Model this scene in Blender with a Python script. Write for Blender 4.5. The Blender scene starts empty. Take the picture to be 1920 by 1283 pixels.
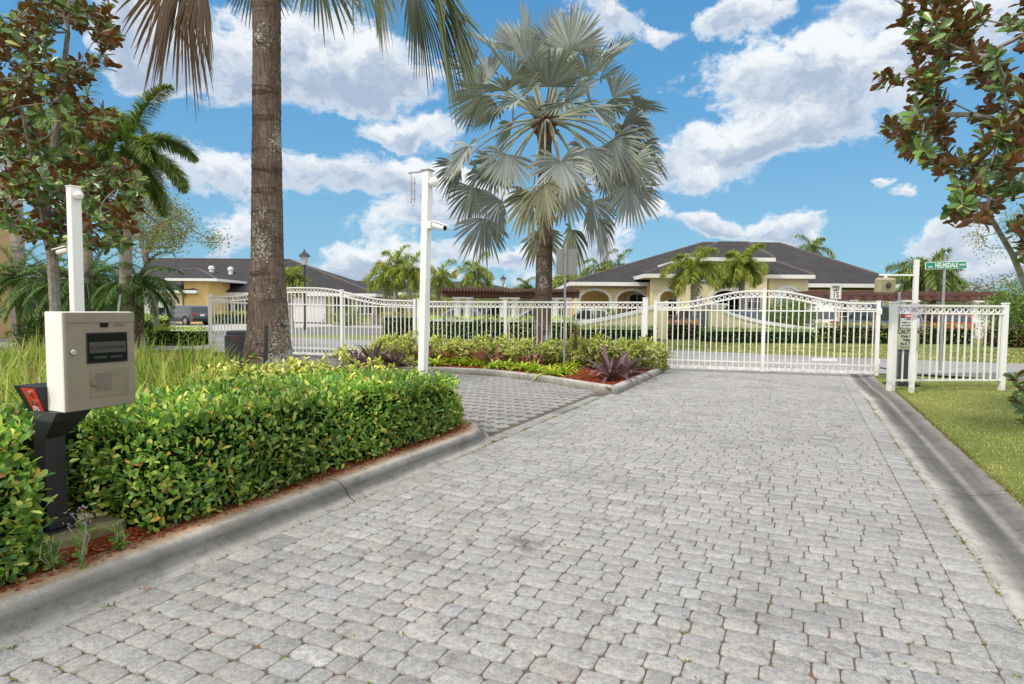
import bpy, math, random
import numpy as np
from mathutils import Vector, Matrix, noise as mnoise
from mathutils.geometry import tessellate_polygon
R = math.radians
random.seed(7); rs = np.random.RandomState(7)
sc = bpy.context.scene
COL = sc.collection

# ------------------------------------------------------------------ camera
F = 1150.0; EYE = 1.45
PITCH = math.atan(62/F); ROLL = R(0.4)
CAMR = Matrix.Rotation(math.pi/2-PITCH, 3, 'X') @ Matrix.Rotation(ROLL, 3, 'Z')
def ray(px, py):
    return CAMR @ Vector(((px-960)/F, (641.5-py)/F, -1))
def G(px, py, z=0.0):
    """point of the ground plane z seen at a photo pixel"""
    d = ray(px, py); t = (z-EYE)/d.z
    return Vector((d.x*t, d.y*t, z))
def D(px, py, y):
    """point at forward distance y"""
    d = ray(px, py); t = y/d.y
    return Vector((d.x*t, y, EYE+d.z*t))
def DZ(px, z, y):
    lo, hi = -600., 1500.
    for _ in range(40):
        m = (lo+hi)/2
        if D(px, m, y).z > z: lo = m
        else: hi = m
    return D(px, m, y)
TH = math.atan2(550, F)
RV = Vector((math.sin(TH), math.cos(TH), 0)); RU = Vector((math.cos(TH), -math.sin(TH), 0))
def uv(u, v, z=0.0):
    return RU*u + RV*v + Vector((0, 0, z))
def to_uv(p): return (p.dot(RU), p.dot(RV))
RZ = -TH

cam = bpy.data.cameras.new('camera'); camo = bpy.data.objects.new('camera', cam); COL.objects.link(camo)
camo.matrix_world = Matrix.Translation((0, 0, EYE)) @ CAMR.to_4x4()
cam.sensor_width = 36; cam.lens = 36*F/1920; cam.clip_end = 3000; cam.clip_start = 0.05
sc.camera = camo
sc.view_settings.view_transform = 'Standard'; sc.view_settings.look = 'None'
sc.view_settings.exposure = 0; sc.view_settings.gamma = 1
sc.render.engine = 'CYCLES'
sc.cycles.use_denoising = True
sc.cycles.max_bounces = 6; sc.cycles.diffuse_bounces = 3; sc.cycles.glossy_bounces = 2
sc.cycles.transmission_bounces = 3; sc.cycles.transparent_max_bounces = 6
sc.cycles.sample_clamp_indirect = 5

# ------------------------------------------------------------------ node helpers
class NT:
    def __init__(s, tree): s.t = tree; s.n = tree.nodes; s.l = tree.links
    def new(s, ty, **kw):
        n = s.n.new(ty)
        for k, v in kw.items(): setattr(n, k, v)
        return n
    def put(s, sock, v):
        if isinstance(v, bpy.types.NodeSocket): s.l.new(v, sock)
        else: sock.default_value = v
    def math(s, op, a, b=None, c=None, clamp=False):
        n = s.new('ShaderNodeMath', operation=op); n.use_clamp = clamp
        s.put(n.inputs[0], a)
        if b is not None: s.put(n.inputs[1], b)
        if c is not None: s.put(n.inputs[2], c)
        return n.outputs[0]
    def vmath(s, op, a, b=None, out=0):
        n = s.new('ShaderNodeVectorMath', operation=op)
        s.put(n.inputs[0], a)
        if b is not None: s.put(n.inputs[1], b)
        return n.outputs[out]
    def mix(s, f, a, b, mode='MIX'):
        n = s.new('ShaderNodeMix', data_type='RGBA', blend_type=mode)
        s.put(n.inputs[0], f); s.put(n.inputs[6], a); s.put(n.inputs[7], b)
        return n.outputs[2]
    def noise(s, vec, scale, detail=3, rough=.55, out=0, dist=0.0):
        n = s.new('ShaderNodeTexNoise'); s.put(n.inputs['Vector'], vec)
        n.inputs['Scale'].default_value = scale; n.inputs['Detail'].default_value = detail
        n.inputs['Roughness'].default_value = rough; n.inputs['Distortion'].default_value = dist
        return n.outputs[out]
    def ramp(s, f, stops):
        n = s.new('ShaderNodeValToRGB'); cr = n.color_ramp
        while len(cr.elements) < len(stops): cr.elements.new(.5)
        for e, (p, c) in zip(cr.elements, stops): e.position = p; e.color = (*c, 1) if len(c) == 3 else c
        s.put(n.inputs[0], f); return n.outputs[0]
    def step(s, f, a, b):
        n = s.new('ShaderNodeMapRange', interpolation_type='SMOOTHSTEP')
        s.put(n.inputs[0], f); n.inputs[1].default_value = a; n.inputs[2].default_value = b
        return n.outputs[0]
def c4(c): return (c[0], c[1], c[2], 1)
def mat_base(name):
    m = bpy.data.materials.new(name); m.use_nodes = True
    nt = NT(m.node_tree); b = nt.n['Principled BSDF']
    return m, nt, b
def bump(nt, b, h, strength=.3, dist=.01):
    n = nt.new('ShaderNodeBump'); n.inputs['Strength'].default_value = strength; n.inputs['Distance'].default_value = dist
    nt.put(n.inputs['Height'], h); nt.l.new(n.outputs[0], b.inputs['Normal'])
def mat(name, col, rough=.6, var=.12, scale=6, metal=0, col2=None, bumps=0, bscale=60, spec=None, coord='Object'):
    """plain painted / plastic / plaster surface with procedural wear"""
    m, nt, b = mat_base(name)
    tc = nt.new('ShaderNodeTexCoord').outputs[coord]
    n = nt.noise(tc, scale, 5, .6)
    c2 = col2 or tuple(x*(1-var*2) for x in col)
    f = nt.step(n, .35, .72)
    nt.put(b.inputs['Base Color'], nt.mix(f, c4(col), c4(c2)))
    b.inputs['Roughness'].default_value = rough; b.inputs['Metallic'].default_value = metal
    if spec is not None: b.inputs['Specular IOR Level'].default_value = spec
    if bumps: bump(nt, b, nt.noise(tc, bscale, 3), bumps, .005)
    return m
def mat_leaf(name, rough=.45, trans=.3, back=None, spec=.4, tint=(1, 1, 1)):
    m, nt, b = mat_base(name)
    at = nt.new('ShaderNodeAttribute', attribute_name='col').outputs['Color']
    c = nt.mix(1.0, at, c4(tint), 'MULTIPLY')
    if back:
        g = nt.new('ShaderNodeNewGeometry')
        tcn = nt.noise(g.outputs['Position'], 9, 2)
        bc = nt.mix(nt.step(tcn, .3, .7), c4(back), c4(tuple(x*.6 for x in back)))
        c = nt.mix(g.outputs['Backfacing'], c, bc)
    nt.put(b.inputs['Base Color'], c)
    b.inputs['Roughness'].default_value = rough; b.inputs['Specular IOR Level'].default_value = spec
    if trans:
        tr = nt.new('ShaderNodeBsdfTranslucent')
        nt.put(tr.inputs[0], nt.mix(1.0, c, (1.25, 1.35, .6, 1), 'MULTIPLY'))
        mx = nt.new('ShaderNodeMixShader'); mx.inputs[0].default_value = trans
        nt.l.new(b.outputs[0], mx.inputs[1]); nt.l.new(tr.outputs[0], mx.inputs[2])
        nt.l.new(mx.outputs[0], nt.n['Material Output'].inputs[0])
    return m

# ------------------------------------------------------------------ object helpers
def tag(o, label=None, cat=None, group=None, kind=None):
    if label: o['label'] = label
    if cat: o['category'] = cat
    if group: o['group'] = group
    if kind: o['kind'] = kind
    return o
def thing(name, label, cat, loc=(0, 0, 0), rz=0, group=None):
    o = bpy.data.objects.new(name, None); COL.objects.link(o)
    o.empty_display_size = .2
    o.location = loc; o.rotation_euler = (0, 0, rz)
    return tag(o, label, cat, group)
def link(name, me, parent=None):
    o = bpy.data.objects.new(name, me); COL.objects.link(o)
    if parent: o.parent = parent
    return o
def copy_tree(o, parent=None):
    c = o.copy(); COL.objects.link(c); c.parent = parent
    for ch in list(o.children): copy_tree(ch, c)
    return c
def np_mesh(name, V, polys, cols=None, smooth=False):
    """V (n,3); polys: list of int arrays (k, m) each of m-gons"""
    me = bpy.data.meshes.new(name)
    V = np.asarray(V, dtype=np.float32)
    polys = [np.asarray(p, dtype=np.int32) for p in polys if len(p)]
    loops = np.concatenate([p.ravel() for p in polys])
    tot = np.concatenate([np.full(len(p), p.shape[1], dtype=np.int32) for p in polys])
    start = np.concatenate([[0], np.cumsum(tot)[:-1]]).astype(np.int32)
    me.vertices.add(len(V)); me.vertices.foreach_set('co', V.ravel())
    me.loops.add(len(loops)); me.loops.foreach_set('vertex_index', loops)
    me.polygons.add(len(tot)); me.polygons.foreach_set('loop_start', start); me.polygons.foreach_set('loop_total', tot)
    if smooth: me.polygons.foreach_set('use_smooth', np.ones(len(tot), dtype=bool))
    me.update(calc_edges=True)
    if cols is not None:
        a = me.color_attributes.new('col', 'FLOAT_COLOR', 'POINT')
        c = np.ones((len(V), 4), dtype=np.float32); c[:, :3] = cols
        a.data.foreach_set('color', c.ravel())
    return me
def np_obj(name, V, polys, m, parent=None, cols=None, smooth=False, off=None):
    V = np.asarray(V, dtype=np.float64)
    if off is not None: V = V - np.array(off)
    me = np_mesh(name, V, polys, cols, smooth)
    me.materials.append(m)
    return link(name, me, parent)

class MB:
    """collects shapes; build() links them as ONE mesh object"""
    def __init__(s): s.v = []; s.f = []; s.M = Matrix.Identity(4)
    def add(s, vs, fs):
        n = len(s.v); s.v += [s.M @ Vector(v) for v in vs]; s.f += [tuple(i+n for i in f) for f in fs]; return s
    def box(s, c, d, rz=0, bev=0, rx=0, ry=0):
        x, y, z = d[0]/2, d[1]/2, d[2]/2
        m = Matrix.Translation(c) @ Matrix.Rotation(rz, 4, 'Z') @ Matrix.Rotation(ry, 4, 'Y') @ Matrix.Rotation(rx, 4, 'X')
        if not bev:
            vs = [(sx*x, sy*y, sz*z) for sz in (-1, 1) for sx, sy in ((-1, -1), (1, -1), (1, 1), (-1, 1))]
            fs = [(3, 2, 1, 0), (4, 5, 6, 7)]+[(i, (i+1) % 4, 4+(i+1) % 4, 4+i) for i in range(4)]
        else:
            b = min(bev, x*.45, y*.45, z*.45); vs = []; fs = []
            for zz, ins in ((-z, b), (-z+b, 0), (z-b, 0), (z, b)):
                X, Y = x-ins, y-ins
                vs += [(-X+b*(1 if not ins else 0), -Y, zz), (X-b*(1 if not ins else 0), -Y, zz), (X, -Y+b*(1 if not ins else 0), zz), (X, Y-b*(1 if not ins else 0), zz),
                       (X-b*(1 if not ins else 0), Y, zz), (-X+b*(1 if not ins else 0), Y, zz), (-X, Y-b*(1 if not ins else 0), zz), (-X, -Y+b*(1 if not ins else 0), zz)]
                if ins:
                    q = vs[-8:]; e = b*.3
                    vs[-8:] = [(-X+e, -Y, zz), (X-e, -Y, zz), (X, -Y+e, zz), (X, Y-e, zz), (X-e, Y, zz), (-X+e, Y, zz), (-X, Y-e, zz), (-X, -Y+e, zz)]
            fs.append(tuple(range(7, -1, -1))); fs.append(tuple(range(24, 32)))
            for k in range(3):
                for i in range(8): fs.append((k*8+i, k*8+(i+1) % 8, k*8+8+(i+1) % 8, k*8+8+i))
        return s.add([m @ Vector(v) for v in vs], fs)
    def tube(s, pts, r, n=8, cap=True):
        pts = [Vector(p) for p in pts]; rr = r if hasattr(r, '__len__') else [r]*len(pts)
        vs = []; fs = []; up = None
        for i, p in enumerate(pts):
            t = (pts[min(i+1, len(pts)-1)]-pts[max(i-1, 0)])
            if t.length < 1e-9: t = Vector((0, 0, 1))
            t.normalize()
            if up is None:
                up = Vector((1, 0, 0)) if abs(t.x) < .9 else Vector((0, 1, 0))
            a = (up - t*up.dot(t))
            if a.length < 1e-6: a = t.orthogonal()
            a.normalize(); b = t.cross(a); up = a
            for k in range(n):
                an = 2*math.pi*k/n; vs.append(p+(a*math.cos(an)+b*math.sin(an))*rr[i])
        for i in range(len(pts)-1):
            for k in range(n): fs.append((i*n+k, i*n+(k+1) % n, (i+1)*n+(k+1) % n, (i+1)*n+k))
        if cap: fs.append(tuple(range(n-1, -1, -1))); fs.append(tuple(range((len(pts)-1)*n, len(pts)*n)))
        return s.add(vs, fs)
    def cyl(s, c, r, h, n=16, r2=None):
        c = Vector(c); return s.tube([c, c+Vector((0, 0, h))], [r, r if r2 is None else r2], n)
    def lathe(s, c, prof, n=16):
        vs = []; fs = []
        for (r, z) in prof:
            for k in range(n):
                a = 2*math.pi*k/n; vs.append((c[0]+r*math.cos(a), c[1]+r*math.sin(a), c[2]+z))
        for i in range(len(prof)-1):
            for k in range(n): fs.append((i*n+k, i*n+(k+1) % n, (i+1)*n+(k+1) % n, (i+1)*n+k))
        fs.append(tuple(range(n-1, -1, -1))); fs.append(tuple(range((len(prof)-1)*n, len(prof)*n)))
        return s.add(vs, fs)
    def sweep(s, path, prof, close=False):
        """profile (offset, z) swept along a horizontal path; offset goes to the path's right"""
        pts = [Vector((p[0], p[1], 0)) for p in path]; n = len(pts); m = len(prof); vs = []; fs = []
        for i, p in enumerate(pts):
            a = pts[i-1] if i > 0 else None; b = pts[i+1] if i < n-1 else None
            t1 = (p-a).normalized() if a is not None else (b-p).normalized()
            t2 = (b-p).normalized() if b is not None else t1
            t = (t1+t2).normalized(); nrm = Vector((t.y, -t.x, 0)); k = 1/max(.5, t.dot(t1))
            for (o, z) in prof: vs.append(p+nrm*o*k+Vector((0, 0, z)))
        for i in range(n-1):
            for j in range(m-1): fs.append((i*m+j, (i+1)*m+j, (i+1)*m+j+1, i*m+j+1))
        fs.append(tuple(range(m))); fs.append(tuple(range(n*m-1, (n-1)*m-1, -1)))
        return s.add(vs, fs)
    def prism(s, poly, z0, z1):
        """horizontal polygon extruded upward"""
        n = len(poly); vs = [(p[0], p[1], z0) for p in poly]+[(p[0], p[1], z1) for p in poly]
        tri = tessellate_polygon([[Vector((p[0], p[1], 0)) for p in poly]])
        fs = [tuple(t) for t in tri]+[tuple(i+n for i in t) for t in tri]+[(i, (i+1) % n, n+(i+1) % n, n+i) for i in range(n)]
        return s.add(vs, fs)
    def prof(s, poly, a, b, frame=None):
        """polygon in (x,z) extruded along y from a to b"""
        n = len(poly); vs = [(p[0], a, p[1]) for p in poly]+[(p[0], b, p[1]) for p in poly]
        tri = tessellate_polygon([[Vector((p[0], p[1], 0)) for p in poly]])
        fs = [tuple(t) for t in tri]+[tuple(i+n for i in t) for t in tri]+[(i, (i+1) % n, n+(i+1) % n, n+i) for i in range(n)]
        return s.add(vs, fs)
    def wall(s, outer, holes, y, th=.25):
        """wall in the xz plane at y with openings, thickness going to +y"""
        loops = [outer]+holes; allv = [p for l in loops for p in l]
        tri = tessellate_polygon([[Vector((p[0], p[1], 0)) for p in l] for l in loops])
        n = len(allv); vs = [(p[0], y, p[1]) for p in allv]+[(p[0], y+th, p[1]) for p in allv]
        fs = [tuple(t) for t in tri]+[tuple(i+n for i in t) for t in tri]; o = 0
        for l in loops:
            k = len(l); fs += [(o+i, o+(i+1) % k, n+o+(i+1) % k, n+o+i) for i in range(k)]; o += k
        return s.add(vs, fs)
    def torus(s, c, R0, r0, ax=(1, 0, 0), az=(0, 0, 1), n=14, m=5):
        ax = Vector(ax); az = Vector(az); ay = ax.cross(az); c = Vector(c); vs = []; fs = []
        for i in range(n):
            a = 2*math.pi*i/n; d = ax*math.cos(a)+az*math.sin(a)
            for j in range(m):
                b = 2*math.pi*j/m; vs.append(c+d*(R0+r0*math.cos(b))+ay*r0*math.sin(b))
        for i in range(n):
            for j in range(m): fs.append((i*m+j, ((i+1) % n)*m+j, ((i+1) % n)*m+(j+1) % m, i*m+(j+1) % m))
        return s.add(vs, fs)
    def build(s, name, m, parent=None, off=None, smooth=False, fix=True):
        me = bpy.data.meshes.new(name)
        vs = s.v if off is None else [v-Vector(off) for v in s.v]
        me.from_pydata([tuple(v) for v in vs], [], s.f)
        if fix:
            import bmesh
            bm = bmesh.new(); bm.from_mesh(me); bmesh.ops.recalc_face_normals(bm, faces=bm.faces); bm.to_mesh(me); bm.free()
        if smooth:
            me.polygons.foreach_set('use_smooth', [True]*len(me.polygons))
            me.set_sharp_from_angle(angle=R(38))
        me.materials.append(m)
        return link(name, me, parent)
def arch(cx, w, z0, spring, rise, n=12):
    pts = [(cx-w/2, z0), (cx+w/2, z0)]
    for i in range(n+1):
        a = math.pi*i/n; pts.append((cx+w/2*math.cos(a), spring+rise*math.sin(a)))
    return pts
def arch_band(mb, cx, w, z0, spring, rise, y, wd=.15, th=.05, n=14, legs=True):
    inn = [(cx+w/2*math.cos(math.pi*i/n), spring+rise*math.sin(math.pi*i/n)) for i in range(n+1)]
    out = [(cx+(w/2+wd)*math.cos(math.pi*i/n), spring+(rise+wd)*math.sin(math.pi*i/n)) for i in range(n+1)]
    if legs:
        inn = [(cx+w/2, z0)]+inn+[(cx-w/2, z0)]; out = [(cx+w/2+wd, z0)]+out+[(cx-w/2-wd, z0)]
    k = len(inn)
    for i in range(k-1):
        q = [inn[i], out[i], out[i+1], inn[i+1]]
        vs = [(p[0], y, p[1]) for p in q]+[(p[0], y-th, p[1]) for p in q]
        mb.add(vs, [(0, 1, 2, 3), (7, 6, 5, 4), (0, 4, 5, 1), (1, 5, 6, 2), (2, 6, 7, 3), (3, 7, 4, 0)])
def text(name, s_, size, m, parent, loc, mtx=None, align='CENTER', sx=1.0, bold=0.0, ext=.0012):
    """lettering as a mesh; text plane = local xz facing -y unless mtx given"""
    cu = bpy.data.curves.new('t', 'FONT'); cu.body = s_; cu.size = size; cu.align_x = align; cu.align_y = 'CENTER'
    cu.extrude = ext; cu.offset = bold; cu.resolution_u = 3
    to = bpy.data.objects.new('t', cu); COL.objects.link(to)
    dg = bpy.context.evaluated_depsgraph_get(); me = bpy.data.meshes.new_from_object(to.evaluated_get(dg))
    bpy.data.objects.remove(to); bpy.data.curves.remove(cu)
    M = Matrix.Translation(loc) @ (mtx or Matrix.Identity(4)) @ Matrix.Rotation(R(90), 4, 'X') @ Matrix.Diagonal((sx, 1, 1, 1))
    me.transform(M); me.materials.clear(); me.materials.append(m)
    return link(name, me, parent)

# ------------------------------------------------------------------ leaves & blades
def norm(a): return a/np.maximum(np.linalg.norm(a, axis=-1, keepdims=True), 1e-9)
class Leaves:
    """leaf batches: elliptic leaves with a folded midrib"""
    def __init__(s): s.V = []; s.C = []; s.Q = []; s.T = []; s.n = 0
    def leaves(s, P, A, N, L, W, C, simple=False, curl=.15, fold=.18):
        P = np.atleast_2d(P).astype(float); k = len(P); A = norm(np.atleast_2d(A).astype(float)); N = np.atleast_2d(N).astype(float)
        S = norm(np.cross(N, A)); N = np.cross(A, S)
        L = np.broadcast_to(np.asarray(L, float), (k,))[:, None]; W = np.broadcast_to(np.asarray(W, float), (k,))[:, None]
        C = np.broadcast_to(np.asarray(C, float), (k, 3))
        def pt(t, w, h): return P+A*L*t+S*W*.5*w+N*(W*h-L*curl*t*t)
        if simple:
            vs = [pt(0, 0, 0), pt(.5, -1, fold), pt(.5, 0, 0), pt(.5, 1, fold), pt(1, 0, 0)]
            q = [(0, 1, 2), (0, 2, 3), (1, 4, 2), (2, 4, 3)]; m = 5; V = np.stack(vs, 1).reshape(-1, 3)
            base = (np.arange(k)*m+s.n)[:, None]
            for t in q: s.T.append(base+np.array(t))
        else:
            vs = [pt(0, 0, 0), pt(.33, -.66, fold*.7), pt(.33, 0, 0), pt(.33, .66, fold*.7), pt(.68, -1.0, fold), pt(.68, 0, 0), pt(.68, 1.0, fold), pt(.93, -.5, fold*.6), pt(1, 0, 0), pt(.93, .5, fold*.6)]
            m = 10; V = np.stack(vs, 1).reshape(-1, 3); base = (np.arange(k)*m+s.n)[:, None]
            for t in [(0, 1, 2), (0, 2, 3)]: s.T.append(base+np.array(t))
            for t in [(1, 4, 5, 2), (2, 5, 6, 3), (4, 7, 8, 5), (5, 8, 9, 6)]: s.Q.append(base+np.array(t))
        s.V.append(V); s.C.append(np.repeat(C, m, 0)); s.n += k*m
    def strips(s, CT, SD, C, fold=0.0, UP=None):
        """CT (k,st,3) centres, SD (k,st,3) half-width vectors, C (k,3) or (k,st,3) colours"""
        k, st, _ = CT.shape
        C = np.asarray(C, float)
        if C.ndim == 1: C = np.broadcast_to(C, (k, 3))
        if C.ndim == 2: C = np.repeat(C[:, None, :], st, 1)
        if fold:
            U = norm(UP)*np.linalg.norm(SD, axis=-1, keepdims=True)*fold
            V = np.stack([CT-SD+U, CT, CT+SD+U], 2); m = 3
        else: V = np.stack([CT-SD, CT+SD], 2); m = 2
        base = (np.arange(k)*st*m+s.n)[:, None]
        for i in range(st-1):
            for j in range(m-1): s.Q.append(base+np.array((i*m+j, i*m+j+1, (i+1)*m+j+1, (i+1)*m+j)))
        s.V.append(V.reshape(-1, 3)); s.C.append(np.repeat(C[:, :, None, :], m, 2).reshape(-1, 3)); s.n += k*st*m
    def arcs(s, P, Dr, L, W, C, droop=.5, st=5, fold=.3, tip=None, wprof=None, grav=(0, 0, -1)):
        """curved strap leaves"""
        P = np.atleast_2d(P).astype(float); k = len(P); Dr = norm(np.atleast_2d(Dr).astype(float))
        L = np.broadcast_to(np.asarray(L, float), (k,)); W = np.broadcast_to(np.asarray(W, float), (k,))
        dr = np.broadcast_to(np.asarray(droop, float), (k,)); g = np.array(grav, float)
        t = np.linspace(0, 1, st)[None, :, None]
        CT = P[:, None]+Dr[:, None]*L[:, None, None]*t+g*(L*dr)[:, None, None]*t**2
        Tn = norm(Dr[:, None]*1.0+g*dr[:, None, None]*2*t)
        side = np.cross(Dr, [0, 0, 1.0]); bad = np.linalg.norm(side, axis=1) < .1
        side[bad] = rs.randn(bad.sum(), 3)*[1, 1, 0]; side = norm(side)
        wp = np.array(wprof if wprof is not None else [math.sin(math.pi*min(.93, .18+.82*i/(st-1)))**.6 if i < st-1 else .05 for i in range(st)])
        SD = side[:, None]*(W[:, None]*wp[None]*.5)[..., None]
        UP = np.cross(SD, Tn)
        C = np.broadcast_to(np.asarray(C, float), (k, 3))
        if tip is not None:
            cc = C[:, None]*(1-t**2)+np.asarray(tip)[None, None]*t**2
        else: cc = np.repeat(C[:, None], st, 1)
        s.strips(CT, SD, cc, fold, UP)
    def build(s, name, m, parent=None, off=None):
        V = np.concatenate(s.V); C = np.concatenate(s.C)
        polys = ([np.concatenate(s.T)] if s.T else [])+([np.concatenate(s.Q)] if s.Q else [])
        return np_obj(name, V, polys, m, parent, C, False, off)
def pick(pal, k, var=.15):
    """k colours from a weighted palette [(weight,(r,g,b))]"""
    w = np.array([p[0] for p in pal], float); w /= w.sum(); c = np.array([p[1] for p in pal])
    i = rs.choice(len(pal), k, p=w); return c[i]*(1+var*(rs.rand(k, 1)*2-1))
def rdir(k, up=0.0):
    d = rs.randn(k, 3); d = norm(d); d[:, 2] += up; return norm(d)
def inpoly(x, y, P):
    c = False; n = len(P); j = n-1
    for i in range(n):
        if ((P[i][1] > y) != (P[j][1] > y)) and (x < (P[j][0]-P[i][0])*(y-P[i][1])/(P[j][1]-P[i][1])+P[i][0]): c = not c
        j = i
    return c
# ================================================================== WORLD
SUN = Vector((-.62, -.50, .95)).normalized()
sun_el = math.asin(SUN.z); sun_az = math.atan2(SUN.x, SUN.y)
w = bpy.data.worlds.new('World'); sc.world = w; w.use_nodes = True
nt = NT(w.node_tree); bgn = nt.n['Background']
sky = nt.new('ShaderNodeTexSky', sky_type='NISHITA'); sky.sun_disc = False
sky.sun_elevation = sun_el; sky.sun_rotation = sun_az; sky.air_density = 1.0; sky.dust_density = .4; sky.ozone_density = 2.2
gen = nt.new('ShaderNodeTexCoord').outputs['Generated']
sp = nt.new('ShaderNodeSeparateXYZ'); nt.l.new(gen, sp.inputs[0])
X, Y, Z = sp.outputs
az = nt.math('ARCTAN2', X, Y); el = nt.math('ARCSINE', Z)
grad = nt.ramp(el, [(0.0, (2.9, 5.7, 7.6)), (.12, (2.5, 5.3, 7.8)), (.30, (1.4, 4.2, 7.5)), (.6, (.60, 2.9, 6.5)), (1.0, (.35, 1.9, 5.0))])
skyc = nt.mix(.78, nt.mix(1.0, sky.outputs[0], (.8, 1.1, 1.2, 1), 'MULTIPLY'), grad)
# cumulus: puffs placed by azimuth / elevation, edges broken up by noise
cb = nt.new('ShaderNodeCombineXYZ'); nt.l.new(az, cb.inputs[0]); nt.l.new(nt.math('MULTIPLY', el, 1.35), cb.inputs[1])
P0 = cb.outputs[0]
wv = nt.vmath('SUBTRACT', nt.noise(P0, 5.5, 5, .6, out=1), (.5, .5, .5))
wsc = nt.new('ShaderNodeVectorMath', operation='SCALE'); nt.l.new(wv, wsc.inputs[0]); wsc.inputs[3].default_value = .19
PW = nt.vmath('ADD', P0, wsc.outputs[0])
def azel(px, py):
    d = ray(px, py).normalized(); return math.atan2(d.x, d.y), math.asin(d.z)*1.35
puffs = [  # centre px, centre py, half width, half height, weight
    (300, 75, 110, 85, 1), (470, 100, 260, 95, 1.1), (680, 120, 190, 85, 1.1), (560, 20, 150, 60, .8),
    (760, 248, 95, 34, 1), (415, 345, 110, 60, 1), (430, 435, 70, 30, .8), (700, 335, 190, 45, .9), (860, 370, 160, 60, 1), (790, 420, 130, 30, .8),
    (720, 490, 120, 45, 1.1), (660, 520, 70, 22, .9), (1130, 455, 75, 40, 1), (940, 480, 130, 25, .9), (1000, 520, 150, 20, .7),
    (1390, 35, 70, 36, 1), (1260, 40, 45, 18, .6), (1420, 130, 160, 60, 1), (1600, 130, 190, 75, 1.1), (1500, 220, 230, 70, 1), (1380, 270, 240, 50, .8),
    (1250, 330, 190, 45, .8), (1640, 10, 130, 55, 1), (1830, 60, 160, 110, .9), (1130, 30, 90, 40, .9), (1440, 430, 130, 30, .9), (1330, 420, 70, 24, .9),
    (1640, 355, 32, 15, .7), (1710, 372, 45, 17, .8), (1800, 455, 100, 50, 1), (1860, 500, 90, 30, .8), (1190, 415, 60, 20, .6), (90, 300, 200, 90, .9), (330, 540, 300, 16, .6), (1400, 500, 120, 18, .5)]
S_ = None; H_ = None
for (px, py, hw, hh, wt) in puffs:
    a0, e0 = azel(px, py); a1, e1 = azel(px+hw, py); a2, e2 = azel(px, py-hh)
    ra = abs(a1-a0)*1.24; re = abs(e2-e0)*1.24
    q = nt.vmath('MULTIPLY', nt.vmath('SUBTRACT', PW, (a0, e0, 0)), (1/ra, 1/re, 0))
    ln = nt.vmath('LENGTH', q, out=1)
    k = nt.math('MULTIPLY', nt.math('SUBTRACT', 1.0, ln, clamp=True), wt)
    sy = nt.new('ShaderNodeSeparateXYZ'); nt.l.new(q, sy.inputs[0])
    hk = nt.math('MULTIPLY', k, sy.outputs[1])
    S_ = k if S_ is None else nt.math('ADD', S_, k)
    H_ = hk if H_ is None else nt.math('ADD', H_, hk)
# the rest of the sky (behind and above the camera) gets scattered cumulus of its own
fill_mask = nt.math('MAXIMUM', nt.step(Y, .42, .10), nt.step(Z, .52, .70))  # out-of-view part of the sky, also the mask of the added fill
far = nt.math('MULTIPLY', nt.step(nt.noise(gen, 2.4, 4, .55), .40, .60), fill_mask)
S2 = nt.math('ADD', S_, nt.math('MULTIPLY', far, .6))
nz = nt.noise(PW, 8, 8, .66); nz2 = nt.noise(P0, 26, 6, .7)
dens = nt.math('ADD', S2, nt.math('MULTIPLY', nt.math('SUBTRACT', nz, .5), 2.3))
dens = nt.math('ADD', dens, nt.math('MULTIPLY', nt.math('SUBTRACT', nz2, .5), .85))
alpha = nt.math('MULTIPLY', nt.step(dens, .08, .58), nt.step(S2, .02, .22))
rel = nt.math('DIVIDE', H_, nt.math('ADD', S_, .08))
rel = nt.math('ADD', rel, nt.math('MULTIPLY', nt.math('SUBTRACT', nt.noise(PW, 11, 7, .65), .5), 2.4))
lit = nt.step(rel, -.42, .48)
thick = nt.step(dens, .25, .80)
shade = nt.math('MULTIPLY', nt.math('SUBTRACT', 1.0, lit), nt.math('MULTIPLY_ADD', thick, .75, .25))
cc = nt.mix(shade, (9.4, 9.7, 10.0, 1), (4.3, 5.3, 6.8, 1))
# added fill light: unseen sky overhead and behind the camera made extra bright
cc = nt.mix(fill_mask, cc, (17.5, 17.0, 16.2, 1))
alpha = nt.math('MAXIMUM', alpha, nt.math('MULTIPLY', fill_mask, .72))
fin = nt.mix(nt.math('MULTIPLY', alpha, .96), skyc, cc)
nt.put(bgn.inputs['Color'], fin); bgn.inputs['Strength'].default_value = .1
w.cycles.sampling_method = 'MANUAL'; w.cycles.sample_map_resolution = 512
sl = bpy.data.lights.new('sun', 'SUN'); sl.energy = 2.6; sl.angle = R(7.0); sl.color = (1, .92, .80)
so = bpy.data.objects.new('sun', sl); COL.objects.link(so); so.rotation_euler = (-SUN).to_track_quat('-Z', 'Y').to_euler(); so.location = (0, 0, 30)

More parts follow.
